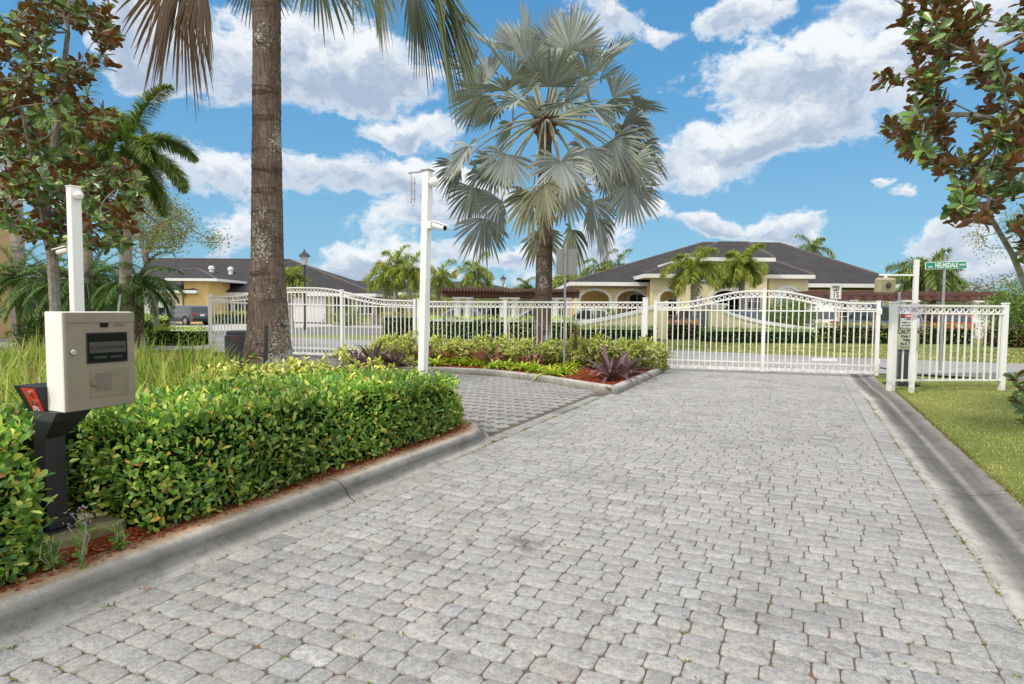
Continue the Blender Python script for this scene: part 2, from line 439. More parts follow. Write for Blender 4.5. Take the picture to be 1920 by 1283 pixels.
# ================================================================== MATERIALS
def m_stone(name, hi, lo, dark=1.0):
    m, nt, b = mat_base(name)
    at = nt.new('ShaderNodeAttribute', attribute_name='col').outputs['Color']
    pos = nt.new('ShaderNodeNewGeometry').outputs['Position']
    sp1 = nt.noise(pos, 150, 3, .8); sp2 = nt.noise(pos, 38, 5, .65); big = nt.noise(pos, 1.1, 5, .6)
    c = nt.mix(nt.step(sp2, .38, .64), c4(lo), c4(hi))
    c = nt.mix(nt.math('MULTIPLY', nt.step(sp1, .50, .66), .55), c, (.56, .56, .55, 1))
    c = nt.mix(nt.math('MULTIPLY', nt.step(sp1, .46, .32), .62), c, (.13, .125, .12, 1))
    c = nt.mix(nt.math('MULTIPLY', nt.step(big, .50, .70), .45), c, (.19, .19, .192, 1))
    st = nt.noise(pos, 5.0, 4, .7)
    c = nt.mix(nt.math('MULTIPLY', nt.step(st, .57, .70), .60), c, (.16, .155, .15, 1))
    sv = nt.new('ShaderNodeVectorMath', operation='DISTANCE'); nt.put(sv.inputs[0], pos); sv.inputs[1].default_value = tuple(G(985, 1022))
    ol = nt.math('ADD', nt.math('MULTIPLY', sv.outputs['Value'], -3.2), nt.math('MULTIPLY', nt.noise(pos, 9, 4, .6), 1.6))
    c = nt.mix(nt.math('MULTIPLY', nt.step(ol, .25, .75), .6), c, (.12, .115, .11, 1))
    c = nt.mix(1.0, c, at, 'MULTIPLY')
    nt.put(b.inputs['Base Color'], c); b.inputs['Roughness'].default_value = .85; b.inputs['Specular IOR Level'].default_value = .25
    bump(nt, b, nt.math('ADD', sp1, nt.math('MULTIPLY', sp2, 1.4)), .8, .006)
    return m
M = {}
M['stone'] = m_stone('cobble_stone', (.41, .405, .395), (.285, .282, .278))
M['stone2'] = m_stone('brick_paver', (.35, .345, .34), (.24, .238, .235))
def m_joint():
    m, nt, b = mat_base('joint_sand')
    pos = nt.new('ShaderNodeNewGeometry').outputs['Position']
    n1 = nt.noise(pos, 7, 4, .6); n2 = nt.noise(pos, 60, 3)
    c = nt.mix(nt.step(n2, .35, .7), (.085, .068, .052, 1), (.15, .12, .09, 1))
    c = nt.mix(nt.step(n1, .60, .68), c, (.13, .17, .035, 1))
    c = nt.mix(nt.math('MULTIPLY', nt.step(n1, .40, .34), .8), c, (.22, .085, .04, 1))
    nt.put(b.inputs['Base Color'], c); b.inputs['Roughness'].default_value = .95
    bump(nt, b, n2, .6, .01); return m
M['joint'] = m_joint()
def m_conc(name, jscale=.42, a=(.42, .405, .375), d=(.20, .19, .175)):
    m, nt, b = mat_base(name)
    at = nt.new('ShaderNodeAttribute', attribute_name='col').outputs['Color']
    pos = nt.new('ShaderNodeNewGeometry').outputs['Position']
    n1 = nt.noise(pos, 3.5, 6, .65); n2 = nt.noise(pos, 90, 3, .7); n3 = nt.noise(pos, 14, 6, .7)
    c = nt.mix(nt.step(n1, .40, .70), c4(a), c4(tuple(x*.72 for x in a)))
    c = nt.mix(nt.math('MULTIPLY', nt.step(n3, .48, .72), .6), c, c4(d))
    c = nt.mix(nt.math('MULTIPLY', nt.step(n2, .56, .7), .35), c, (.55, .54, .50, 1))
    c = nt.mix(nt.math('MULTIPLY', nt.step(n2, .44, .3), .4), c, (.12, .115, .11, 1))
    vv = nt.vmath('DOT_PRODUCT', pos, tuple(RV), out=1); uu = nt.vmath('DOT_PRODUCT', pos, tuple(RU), out=1)
    cbn = nt.new('ShaderNodeCombineXYZ'); nt.put(cbn.inputs[0], nt.math('MULTIPLY', uu, 22.0)); nt.put(cbn.inputs[1], nt.math('MULTIPLY', vv, 1.3))
    stn = nt.noise(cbn.outputs[0], 1.0, 6, .7)
    c = nt.mix(nt.math('MULTIPLY', nt.step(stn, .50, .70), .45), c, (.12, .12, .118, 1))
    c = nt.mix(nt.math('MULTIPLY', nt.step(stn, .44, .30), .35), c, (.50, .48, .44, 1))
    jf = nt.math('ABSOLUTE', nt.math('SUBTRACT', nt.math('FRACT', nt.math('MULTIPLY', nt.math('ADD', vv, nt.math('MULTIPLY', nt.noise(pos, 6, 3), .03)), jscale)), .5))
    c = nt.mix(nt.step(jf, .0035, .001), c, (.04, .035, .03, 1))
    c = nt.mix(1.0, c, at, 'MULTIPLY')
    nt.put(b.inputs['Base Color'], c); b.inputs['Roughness'].default_value = .9
    bump(nt, b, nt.math('ADD', n2, n3), .8, .01); return m
M['concrete'] = m_conc('kerb_concrete')
M['cream_kerb'] = m_conc('pale_kerb', .4, (.42, .405, .37), (.24, .23, .20))
def m_ground(name, stops, s1=1.2, s2=25, rough=.95, bs=.5):
    m, nt, b = mat_base(name); pos = nt.new('ShaderNodeNewGeometry').outputs['Position']
    n1 = nt.noise(pos, s1, 5, .6); n2 = nt.noise(pos, s2, 5, .65)
    c = nt.ramp(nt.math('ADD', nt.math('MULTIPLY', n1, .5), nt.math('MULTIPLY', n2, .5)), stops)
    nt.put(b.inputs['Base Color'], c); b.inputs['Roughness'].default_value = rough; b.inputs['Specular IOR Level'].default_value = .1
    bump(nt, b, n2, bs, .03); return m
M['lawn'] = m_ground('lawn', [(.36, (.10, .135, .03)), (.48, (.15, .185, .045)), (.58, (.21, .225, .07)), (.68, (.28, .26, .11))], .5, 14)
M['farlawn'] = m_ground('far_lawn', [(.36, (.13, .17, .045)), (.5, (.19, .22, .065)), (.66, (.28, .27, .12))], .12, 2.2)
M['mulch'] = m_ground('red_mulch', [(.36, (.10, .025, .012)), (.5, (.24, .055, .025)), (.64, (.38, .12, .06))], 6, 60, bs=1)
M['asphalt'] = m_ground('asphalt', [(.35, (.13, .13, .135)), (.6, (.2, .2, .2))], .8, 60)
M['street'] = m_ground('street_paving', [(.35, (.25, .25, .245)), (.65, (.34, .335, .33))], .3, 8)
M['palewalk'] = m_ground('pale_walk', [(.35, (.40, .39, .375)), (.65, (.50, .49, .47))], .5, 8)
def m_white(name, c, rough):
    m, nt, b = mat_base(name)
    pos = nt.new('ShaderNodeNewGeometry').outputs['Position']; s = nt.new('ShaderNodeSeparateXYZ'); nt.l.new(pos, s.inputs[0])
    n1 = nt.noise(pos, 14, 5, .65); n2 = nt.noise(pos, 1.6, 4, .6); n3 = nt.noise(pos, 45, 3, .7)
    k = nt.mix(nt.math('MULTIPLY', nt.step(n2, .45, .75), .5), c4(c), c4(tuple(x*.82 for x in c)))
    low = nt.math('MULTIPLY', nt.step(s.outputs[2], .55, .05), nt.step(n1, .35, .7))
    k = nt.mix(nt.math('MULTIPLY', low, .7), k, (.36, .34, .27, 1))
    k = nt.mix(nt.math('MULTIPLY', nt.step(n3, .69, .74), .6), k, (.35, .24, .15, 1))
    nt.put(b.inputs['Base Color'], k); b.inputs['Roughness'].default_value = rough; return m
M['white'] = m_white('white_powder_coat', (.80, .80, .79), .35)
M['whitepost'] = m_white('white_vinyl', (.80, .80, .80), .32)
M['trimwhite'] = mat('white_trim', (.76, .76, .74), .6, .05, 2)
M['cream'] = mat('cream_stucco', (.74, .62, .34), .9, .05, 1.2, bumps=.2)
M['cream2'] = mat('pale_cream_stucco', (.76, .68, .43), .9, .05, 1.2, bumps=.2)
M['tan'] = mat('tan_stucco', (.60, .42, .18), .9, .06, 1.2, bumps=.2)
M['porch'] = mat('porch_stucco', (.80, .55, .22), .9, .05, 1)
M['glass'] = mat('dark_window_glass', (.03, .04, .05), .06, .1, 1, spec=.8)
M['autoglass'] = mat('car_glass', (.03, .045, .055), .06, .1, 1, spec=.9)
M['black'] = mat('black_powder_coat', (.018, .019, .021), .45, .1, 8, spec=.4)
M['blackrough'] = mat('black_rubber', (.02, .02, .02), .8)
M['operator'] = mat('dark_grey_plastic', (.045, .052, .065), .5, .12, 5)
M['beige'] = mat('shaded_beige_enamel', (.215, .188, .138), .42, .05, 9, metal=.0)  # phone box front: enamel darkened, its shade put into the colour
M['beigesunlit'] = mat('sunlit_beige_enamel', (.84, .83, .80), .45, .03, 6)  # same box's sides: enamel raised near white, sunlight put into the colour
M['speaker'] = mat('tan_speaker_shell', (.34, .30, .19), .6, .05, 6)
M['chrome'] = mat('bright_metal', (.65, .65, .66), .25, .05, 6, metal=1)
M['brass'] = mat('brass', (.40, .24, .12), .35, .1, 6, metal=1)
M['galv'] = mat('galvanised_steel', (.36, .37, .38), .5, .12, 14, metal=.5)
M['signback'] = mat('aluminium_sign_back', (.27, .27, .265), .6, .05, 6)
M['red'] = mat('red_plate', (.65, .05, .03), .45, .05, 9)
M['signwhite'] = mat('sign_white', (.75, .75, .76), .5, .03, 3)
M['signgreen'] = mat('sign_green', (.0, .24, .15), .45, .05, 3)
M['caution'] = mat('pale_green_sign', (.46, .52, .36), .55, .04, 3)
M['lilac'] = mat('pale_grey_sign', (.52, .50, .55), .5, .04, 3)
M['ink'] = mat('black_ink', (.02, .02, .025), .6)
M['dimink'] = mat('grey_ink', (.12, .12, .115), .5)
M['screentext'] = mat('dim_screen_text', (.022, .020, .017), .5)
M['screen'] = mat('dark_screen', (.006, .007, .007), .22, .1, 3, spec=.15)
M['brown'] = mat('brown_pergola_wood', (.16, .075, .065), .8, .15, 3)
M['timber'] = mat('weathered_timber', (.20, .13, .08), .9, .2, 8)
M['hydrant'] = mat('orange_hydrant_paint', (.55, .22, .05), .5)
M['mossy'] = mat('mossy_concrete', (.25, .22, .13), .95, .25, 10, col2=(.10, .10, .035), bumps=.5)
M['iron'] = mat('dark_iron', (.03, .03, .035), .5)
M['lampglass'] = mat('lamp_glass', (.55, .56, .55), .15, .05, 3)
M['tyre'] = mat('tyre_rubber', (.02, .02, .02), .85)
M['rim'] = mat('alloy_rim', (.5, .5, .52), .35, .05, 8, metal=.8)
M['tail'] = mat('tail_lamp_red', (.45, .02, .02), .2)
M['head'] = mat('head_lamp', (.6, .62, .65), .15)
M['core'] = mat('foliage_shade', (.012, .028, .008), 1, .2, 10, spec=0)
M['core2'] = mat('foliage_shade_olive', (.05, .06, .015), 1, .2, 10, spec=0)
M['twig'] = mat('twig_bark', (.20, .155, .12), .9, .2, 20)
M['magbark'] = mat('grey_bark', (.20, .175, .15), .9, .22, 12, col2=(.33, .32, .29), bumps=.5)
M['garage'] = mat('white_garage_door', (.72, .72, .72), .6, .04, 3)
M['leaf'] = mat_leaf('hedge_leaf', .38, .28)
M['leaf_matt'] = mat_leaf('soft_leaf', .6, .25, spec=.2)
M['magleaf'] = mat_leaf('magnolia_leaf', .32, .12, back=(.23, .10, .045), spec=.5)
M['fan'] = mat_leaf('fan_leaf', .5, .06, spec=.35)
M['brome'] = mat_leaf('bromeliad_leaf', .35, .2)
M['grassblade'] = mat_leaf('grass_blade', .6, .3, spec=.2)
def car_paint(name, c, metal=.3):
    return mat(name, c, .25, .03, 2, metal=metal, spec=.6)
def m_roof():
    m, nt, b = mat_base('dark_roof_tile')
    pos = nt.new('ShaderNodeNewGeometry').outputs['Position']
    s = nt.new('ShaderNodeSeparateXYZ'); nt.l.new(pos, s.inputs[0])
    fr = nt.math('FRACT', nt.math('MULTIPLY', s.outputs[2], 7.0))
    row = nt.math('FLOOR', nt.math('MULTIPLY', s.outputs[2], 7.0))
    u = nt.math('ADD', nt.math('MULTIPLY', nt.math('ADD', s.outputs[0], nt.math('MULTIPLY', s.outputs[1], .6)), 3.2), nt.math('MULTIPLY', row, .5))
    cell = nt.new('ShaderNodeCombineXYZ'); nt.put(cell.inputs[0], nt.math('FLOOR', u)); nt.put(cell.inputs[1], row)
    wn = nt.new('ShaderNodeTexWhiteNoise'); nt.l.new(cell.outputs[0], wn.inputs['Vector'])
    n1 = nt.noise(pos, .5, 5, .6)
    c = nt.mix(wn.outputs[0], (.020, .018, .020, 1), (.036, .033, .035, 1))
    c = nt.mix(nt.step(n1, .5, .8), c, (.05, .045, .044, 1))
    c = nt.mix(nt.math('MULTIPLY', nt.step(fr, .22, .0), .75), c, (.02, .018, .02, 1))
    nt.put(b.inputs['Base Color'], c); b.inputs['Roughness'].default_value = .85
    bump(nt, b, fr, .4, .03); return m
M['roof'] = m_roof()
def m_bark(name, c1, c2, c3, lichen=True, ring=9.0):
    m, nt, b = mat_base(name)
    tc = nt.new('ShaderNodeTexCoord').outputs['Object']
    mp = nt.new('ShaderNodeMapping'); mp.inputs['Scale'].default_value = (1, 1, .12); nt.l.new(tc, mp.inputs[0])
    mp2 = nt.new('ShaderNodeMapping'); mp2.inputs['Scale'].default_value = (1, 1, 5.0); nt.l.new(tc, mp2.inputs[0])
    vert = nt.noise(mp.outputs[0], 38, 5, .65); hor = nt.noise(mp2.outputs[0], 1.6, 5, .65, dist=.4)
    big = nt.noise(tc, 1.3, 4, .6)
    c = nt.mix(nt.step(vert, .35, .68), c4(c1), c4(c2))
    c = nt.mix(nt.math('MULTIPLY', nt.step(hor, .50, .68), .75), c, c4(tuple(x*.35 for x in c1)))
    c = nt.mix(nt.math('MULTIPLY', nt.step(big, .50, .72), .65), c, c4(c3))
    h = nt.math('ADD', nt.math('MULTIPLY', vert, .6), hor)
    if lichen:
        s = nt.new('ShaderNodeSeparateXYZ'); nt.l.new(tc, s.inputs[0])
        low = nt.step(s.outputs[2], 1.3, .1)
        side = nt.step(s.outputs[0], -.25, .25)
        l1 = nt.noise(tc, 30, 4, .62); l2 = nt.noise(tc, 2.1, 3, .5)
        thr = nt.math('ADD', nt.math('MULTIPLY', nt.math('SUBTRACT', l2, .5), .75), nt.math('MULTIPLY', nt.math('MULTIPLY', low, side), .30))
        lv = nt.step(nt.math('ADD', l1, thr), .62, .67)
        c = nt.mix(nt.math('MULTIPLY', lv, .9), c, (.40, .44, .37, 1))
    nt.put(b.inputs['Base Color'], c); b.inputs['Roughness'].default_value = .95; b.inputs['Specular IOR Level'].default_value = .1
    bump(nt, b, h, .8, .03); return m
M['palmbark'] = m_bark('palm_bark', (.105, .075, .060), (.22, .165, .138), (.058, .044, .037))
M['palmbark2'] = m_bark('far_palm_bark', (.085, .06, .047), (.15, .11, .085), (.05, .037, .03))
M['royalbark'] = m_bark('pale_palm_bark', (.30, .26, .23), (.42, .38, .35), (.22, .19, .17), False)
M['foxbark'] = m_bark('foxtail_bark', (.27, .24, .20), (.36, .33, .29), (.17, .15, .13), False)
M['crownshaft'] = mat('green_crownshaft', (.20, .26, .10), .5, .15, 4)
M['petiole'] = mat('grey_green_petiole', (.34, .37, .27), .6, .1, 6)
M['boot'] = mat('brown_leaf_base', (.17, .085, .05), .9, .25, 12)

# ================================================================== GROUND AND ROAD
def sheet(name, poly, z, m, kind='structure'):
    mb = MB(); n = len(poly); tri = tessellate_polygon([[Vector((p[0], p[1], 0)) for p in poly]])
    mb.add([(p[0], p[1], z) for p in poly], [tuple(t) for t in tri])
    me = bpy.data.meshes.new(name); me.from_pydata([tuple(v) for v in mb.v], [], mb.f); me.update()
    for p in me.polygons:
        if p.normal.z < 0: p.flip()
    me.materials.append(m); o = link(name, me); return tag(o, kind=kind)
sheet('ground', [(-600, -60), (600, -60), (600, 1500), (-600, 1500)], -.014, M['farlawn'])
UL, UR = -2.993, .942      # paved lane edges
VG = 22.0
sheet('road_bed', [uv(UL-.02, -3), uv(UR+.02, -3), uv(UR+.02, VG), uv(UL-.02, VG)], 0.0, M['joint'])
DRIVE = [uv(UL-.0, 5.9), G(868, 779), G(800, 742), G(700, 722), G(560, 705), G(540, 672), G(690, 660), G(730, 688), G(840, 694), G(950, 704), G(1050, 716), G(1157, 742), uv(UL, 9.5)]
sheet('side_drive_bed', DRIVE, -.006, M['joint'])
PATH = [G(560, 712), G(520, 668), G(660, 660), G(745, 682), G(740, 704), G(660, 716)]
sheet('side_path', PATH, .018, M['asphalt'])

def stones(name, rects, m, z0=-.004, h=.009, rnd=.22, tone=.06, moss=None):
    """rects: (cx, cy, half length, half width, angle); each stone has rounded corners and a soft edge"""
    k = len(rects); r = np.array(rects); K = 12
    cx, cy, hl, hw, an = r.T
    rc = .018+rs.rand(k)*.014
    sx = np.repeat([1, -1, -1, 1], 3); sy_ = np.repeat([1, 1, -1, -1], 3)
    kx = np.tile([0, .3, 1.0], 4); kx = np.array([0, .3, 1.0, 1.0, .3, 0, 0, .3, 1.0, 1.0, .3, 0]); ky = 1.0-kx; ky[kx == .3] = .3
    V = np.zeros((k, 3, K, 3)); jit = rs.randn(2, k, K)*.0013
    tilt = rs.randn(k, 2)*.004; dz = rs.randn(k)*.0006
    for ring, (ins, zz) in enumerate(((0, z0), (.001, h*.72), (.0045, h))):
        lx = sx*(hl[:, None]-ins-kx*rc[:, None])+jit[0]; ly = sy_*(hw[:, None]-ins-ky*rc[:, None])+jit[1]
        V[:, ring, :, 0] = cx[:, None]+lx*np.cos(an)[:, None]-ly*np.sin(an)[:, None]
        V[:, ring, :, 1] = cy[:, None]+lx*np.sin(an)[:, None]+ly*np.cos(an)[:, None]
        V[:, ring, :, 2] = zz+(dz[:, None]+tilt[:, :1]*lx+tilt[:, 1:]*ly if ring else 0)
    V = V.reshape(-1, 3); base = (np.arange(k)*3*K)[:, None]; q = []
    for ring in range(2):
        for i in range(K): q.append(base+np.array((ring*K+i, ring*K+(i+1) % K, (ring+1)*K+(i+1) % K, (ring+1)*K+i)))
    top = base+np.arange(2*K, 3*K)
    t = 1+rs.randn(k)*tone; warm = rs.randn(k)*.012+.006
    C = np.stack([t+warm, t, t-warm], 1).clip(.55, 1.35); C = np.repeat(C, 3*K, 0)
    w2 = np.stack([V[:, 0]*RU.x+V[:, 1]*RU.y, V[:, 0]*RV.x+V[:, 1]*RV.y], 1)
    o = np_obj(name, V, [np.concatenate(q), top], m, None, C); tag(o, kind='structure'); return o
def U2(u, v): p = uv(u, v); return p.x, p.y
rects = []
row = .116; v = -2.0
gap = .0019
while v < 20.5:
    u = UL+.20+rs.rand()*0.0; first = True
    while u < UR-.20:
        L = random.choice((.105, .15, .165, .20, .205)) if not first else random.choice((.08, .13, .17, .2))
        first = False
        L = min(L, UR-.20-u)
        if UR-.20-(u+L) < .06: L = UR-.20-u
        cu, cv = u+L/2, v+row/2
        x, y = U2(cu, cv); rects.append((x, y, L/2-gap, row/2-gap, RZ)); u += L
    v += row
v = -2.0
while v < 20.5:
    for u0 in (UL+.10, UR-.10):
        L = .21; x, y = U2(u0, v+L/2); rects.append((x, y, .1-gap, L/2-gap, RZ))
    v += .21
stones('road', rects, M['stone'])
# side drive: herringbone brick pavers
rects = []; bw = .1; DP = [(p[0], p[1]) for p in DRIVE]
A45 = RZ+R(45); c45, s45 = math.cos(A45), math.sin(A45)
org = uv(-4.5, 8)
for i in range(-60, 60):
    for j in range(-60, 60):
        for kk in range(2):
            # herringbone cell of 2x1 bricks
            if kk == 0: lx, ly, rot = (i*1+j*2+1.0)*bw*1.0, (i*-1+j*2+.5)*bw, 0
            else: lx, ly, rot = (i*1+j*2+.5)*bw*1.0, (i*-1+j*2+2.0)*bw, R(90)
            if abs(lx) > 7 or abs(ly) > 7: continue
            x = org.x+lx*c45-ly*s45; y = org.y+lx*s45+ly*c45
            if inpoly(x, y, DP) and to_uv(Vector((x, y, 0)))[0] < UL-.18-.03 and not inpoly(x, y, [(p[0], p[1]) for p in PATH]): rects.append((x, y, bw-.003, bw/2-.003, A45+rot))
v = 5.95
while v < 9.6:
    L = .21; x, y = U2(UL-.09, v+L/2); rects.append((x, y, .088, L/2-.003, RZ)); v += L
stones('side_drive', rects, M['stone2'], tone=.07)

def kerb(name, path, prof, shades, m, seg=None, joint=3.0):
    """prof: (offset to the right of the path, z); shades per profile point; path densified"""
    pts = [Vector((p[0], p[1], 0)) for p in path]; dense = [pts[0]]
    for a, b in zip(pts, pts[1:]):
        n = max(1, int((b-a).length/.12))
        for i in range(1, n+1): dense.append(a.lerp(b, i/n))
    mb = MB(); mb.sweep(dense, prof); m_ = len(prof)
    V = np.array([tuple(v) for v in mb.v])
    for i in range(len(V)):
        V[i, 2] += .0035*mnoise.noise(Vector(V[i])*2.3)
    C = np.zeros((len(V), 3)); d = 0
    for i in range(len(dense)):
        if i: d += (dense[i]-dense[i-1]).length
        jn = 1.0
        for j in range(m_):
            sh = shades[j]; q = i*m_+j
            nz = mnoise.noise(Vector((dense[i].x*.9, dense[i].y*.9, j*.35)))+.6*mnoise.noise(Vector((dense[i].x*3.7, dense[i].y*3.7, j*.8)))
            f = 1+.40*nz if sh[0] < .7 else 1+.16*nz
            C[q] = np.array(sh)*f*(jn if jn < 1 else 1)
    # faces
    F4 = []
    for i in range(len(dense)-1):
        for j in range(m_-1): F4.append((i*m_+j, i*m_+j+1, (i+1)*m_+j+1, (i+1)*m_+j))
    o = np_obj(name, V, [np.array(F4)], m, None, C.clip(0, 1.4), True); me = o.data
    if sum(p.normal.z for p in me.polygons) < 0: me.flip_normals()
    tag(o, kind='structure'); return o
warm = (1.05, .60, .34)
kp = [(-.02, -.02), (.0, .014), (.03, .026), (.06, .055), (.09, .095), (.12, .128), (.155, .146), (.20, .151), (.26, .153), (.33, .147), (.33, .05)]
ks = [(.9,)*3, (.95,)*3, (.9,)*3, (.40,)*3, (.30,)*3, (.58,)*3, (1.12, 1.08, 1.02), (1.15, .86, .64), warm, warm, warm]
ISL = [uv(UL, -2.5), uv(UL, 5.62), uv(UL-.07, 5.9), uv(UL-.28, 6.2), uv(UL-.6, 6.5), G(868, 779), G(800, 743), G(720, 726), G(600, 708), G(480, 700)]
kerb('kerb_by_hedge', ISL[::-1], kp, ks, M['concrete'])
# mulch bed inside the island
def inset(path, d):
    out = []
    for i, p in enumerate(path):
        a = path[max(0, i-1)]; b = path[min(len(path)-1, i+1)]; t = (b-a).normalized(); out.append(Vector((p.x-t.y*d, p.y+t.x*d, 0)))
    return out
isl_in = inset(ISL, .28)
ISLP = isl_in+[G(390, 690), G(330, 672), G(100, 668), G(-200, 660), uv(-16, 12), uv(-13, -2.5)]
sheet('mulch_bed', ISLP, .143, M['mulch'])
# planting bed by the gate
BED = [G(1246, 699), G(1157, 741), G(1105, 733), G(1050, 723), G(1000, 715), G(950, 709), G(900, 704), G(840, 701), G(790, 700), G(740, 700), G(700, 697), G(676, 688)]
kb = [(-.01, -.02), (0, .02), (.015, .10), (.03, .125), (.06, .135), (.14, .135), (.16, .12), (.16, .04)]
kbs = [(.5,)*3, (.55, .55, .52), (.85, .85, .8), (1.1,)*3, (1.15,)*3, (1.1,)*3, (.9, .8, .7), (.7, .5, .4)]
kerb('kerb_of_bed', BED, kb, kbs, M['cream_kerb'])
bed_in = inset(BED, -.14)
BEDP = bed_in+[G(668, 676), G(700, 668), G(800, 676), G(1000, 682), G(1225, 690)]
sheet('bed_mulch', BEDP, .10, M['mulch'])
# right hand valley gutter and lawn
GP = [uv(UR, -2.5), uv(UR, 11.6), uv(UR-.03, 12.6), uv(UR-.08, 13.6), uv(UR-.1, 14.6), uv(UR-.1, 17.0)]
gp = [(-.01, -.02), (0, .013), (.06, .014), (.13, .006), (.20, -.004), (.27, -.010), (.32, -.008), (.37, -.002), (.43, .014), (.53, .03), (.545, .028), (.55, -.03)]
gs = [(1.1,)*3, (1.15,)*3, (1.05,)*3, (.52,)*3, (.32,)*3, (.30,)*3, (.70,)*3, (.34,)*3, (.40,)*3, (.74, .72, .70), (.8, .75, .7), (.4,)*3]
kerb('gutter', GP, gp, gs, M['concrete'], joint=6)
GE = inset(GP, -.54)
LAWN = GE[:5]+[G(1660, 712), G(1900, 712), G(2300, 716), uv(14, 4), uv(12, -2.5)]
sheet('lawn', LAWN, .028, M['lawn'])
# crossing street and pavements beyond the gate
ST = [G(-900, 668, 0), G(300, 657), G(520, 660), G(900, 679), G(1240, 690), G(1640, 702), G(1900, 703), G(2600, 704), G(2600, 688), G(1900, 682), G(1640, 673), G(1240, 656), G(950, 646), G(600, 635), G(200, 622), G(-900, 626)]
sheet('cross_street', ST, .006, M['street'])
sheet('asphalt_path', [G(1700, 703), G(1920, 700), G(2300, 700), G(2300, 722), G(1960, 720), G(1880, 714)], .034, M['asphalt'])
sheet('pavement', [G(300, 622), G(560, 619), G(950, 627), G(950, 630), G(560, 623), G(300, 627)], -.010, M['palewalk'])
sheet('driveway', [G(250, 612), G(560, 606), G(640, 609), G(820, 614), G(820, 617), G(620, 613), G(460, 618), G(380, 622), G(250, 628)], -.006, M['palewalk'])
sheet('parking_lot', [(-30, 33), (60, 33), (60, 90), (-30, 90)], -.009, M['asphalt'])
# ================================================================== FENCES AND GATES
FA = Vector((-9.05, 18.6, 0)); FB = Vector((8.04, 13.4, 0)); FD = (FB-FA).normalized(); FN = Vector((FD.y, -FD.x, 0))
FRZ = math.atan2(FD.y, FD.x)
def on_line(px):
    """distance along the fence line where a photo column meets it"""
    r = ray(px, 600); k = (FA.x*FD.y-FA.y*FD.x)/(r.x*FD.y-r.y*FD.x)
    p = Vector((r.x*k, r.y*k, 0)); return (p-FA).dot(FD)
def shared(cache, key, fn):
    if key not in cache: cache[key] = fn()
    return cache[key]
def fence_run(root, L, ztop, rise=0.0, step_=.125, zb=.06, posts=(), wide=(), lift=(0, 0), ring=True, low_rail=True):
    """local frame: x along the fence, z up. top rail, ring band, second rail, straight rail, pickets, bottom rails"""
    def zt(x):
        t = x/L; base = ztop+lift[0]*(1-t)+lift[1]*t
        if not rise: return base
        u = min(1, max(0, (min(t, 1-t)-.10)/.36)); return base+rise*(.5-.5*math.cos(math.pi*u))
    def zs(x): t = x/L; return ztop+lift[0]*(1-t)+lift[1]*t
    n = max(2, int(L/.1)) if rise else 2
    xs = [L*i/n for i in range(n+1)]
    def rail(f, h, d):
        mb = MB()
        for a, b in zip(xs, xs[1:]):
            vs = []
            for x in (a, b):
                z = f(x); vs += [(x, -d/2, z-h/2), (x, d/2, z-h/2), (x, d/2, z+h/2), (x, -d/2, z+h/2)]
            mb.add(vs, [(0, 1, 5, 4), (1, 2, 6, 5), (2, 3, 7, 6), (3, 0, 4, 7)])
        mb.add([mb.v[0], mb.v[1], mb.v[2], mb.v[3]], [(0, 1, 2, 3)]); mb.add(mb.v[-8:][:4] if False else [(L, -d/2, f(L)-h/2), (L, d/2, f(L)-h/2), (L, d/2, f(L)+h/2), (L, -d/2, f(L)+h/2)], [(0, 1, 2, 3)])
        return mb
    rail(lambda x: zt(x)-.02, .036, .05).build('top_rail', M['white'], root)
    rail(lambda x: zt(x)-.155, .032, .045).build('ring_rail', M['white'], root)
    if rise: rail(lambda x: zs(x)-.20, .028, .038).build('middle_rail', M['white'], root)
    rail(lambda x: zb+.035, .07 if low_rail else .03, .056).build('bottom_rail', M['white'], root)
    if low_rail: rail(lambda x: zb+.19, .028, .04).build('lower_rail', M['white'], root)
    cache = {}
    x = step_*.6
    while x < L-step_*.4:
        if not any(abs(x-p) < .05 for p in posts):
            h = zt(x)-.155-zb
            mb = MB(); mb.box((0, 0, h/2), (.022, .022, h)); o = mb.build('picket', M['white'], root, fix=False) if rise else None
            if o is None:
                if 'p' not in cache: cache['p'] = mb.build('picket', M['white'], root, fix=False); o = cache['p']
                else: o = cache['p'].copy(); COL.objects.link(o)
            o.location = (x, 0, zb)
        x += step_
    if ring:
        rt = None; x = step_*1.1
        while x < L-step_*.8:
            if not any(abs(x-p) < .07 for p in posts):
                if rt is None:
                    mb = MB(); mb.torus((0, 0, 0), .045, .011, n=16); rt = mb.build('ring', M['white'], root, smooth=True); o = rt
                else: o = rt.copy(); COL.objects.link(o)
                o.location = (x, 0, zt(x)-.088)
            x += step_*.94
    for p in posts:
        mb = MB(); w_ = .075; h = zt(p)+.02-zb+.02; mb.box((p, 0, zb-.02+h/2), (w_, w_, h)); mb.box((p, 0, zb-.02+h+.008), (w_+.012, w_+.012, .016)); mb.build('post', M['white'], root)
    for (p, w_, h) in wide:
        mb = MB(); mb.box((p, 0, h/2), (w_, w_, h), bev=.006); mb.box((p, 0, h+.012), (w_+.02, w_+.02, .024), bev=.006); mb.build('post', M['white'], root)
s0, s1, s2, s3 = on_line(392), on_line(780), on_line(1216), on_line(1650)
def run_root(name, label, cat, sa, group=None):
    p = FA+FD*sa; return thing(name, label, cat, (p.x, p.y, 0), FRZ, group)
g1 = run_root('metal_gate', 'white metal picket gate with humped top rail, partly behind the thick palm trunk', 'gate', s0)
fence_run(g1, s1-s0, 1.67, .30, posts=(.04, on_line(641)-s0, s1-s0-.04), lift=(.13, 0), zb=.09)
fn = run_root('metal_fence', 'long flat topped white picket fence behind the planting bed between the two gates', 'fence', s1+.07)
Lf = s2-s1-.1
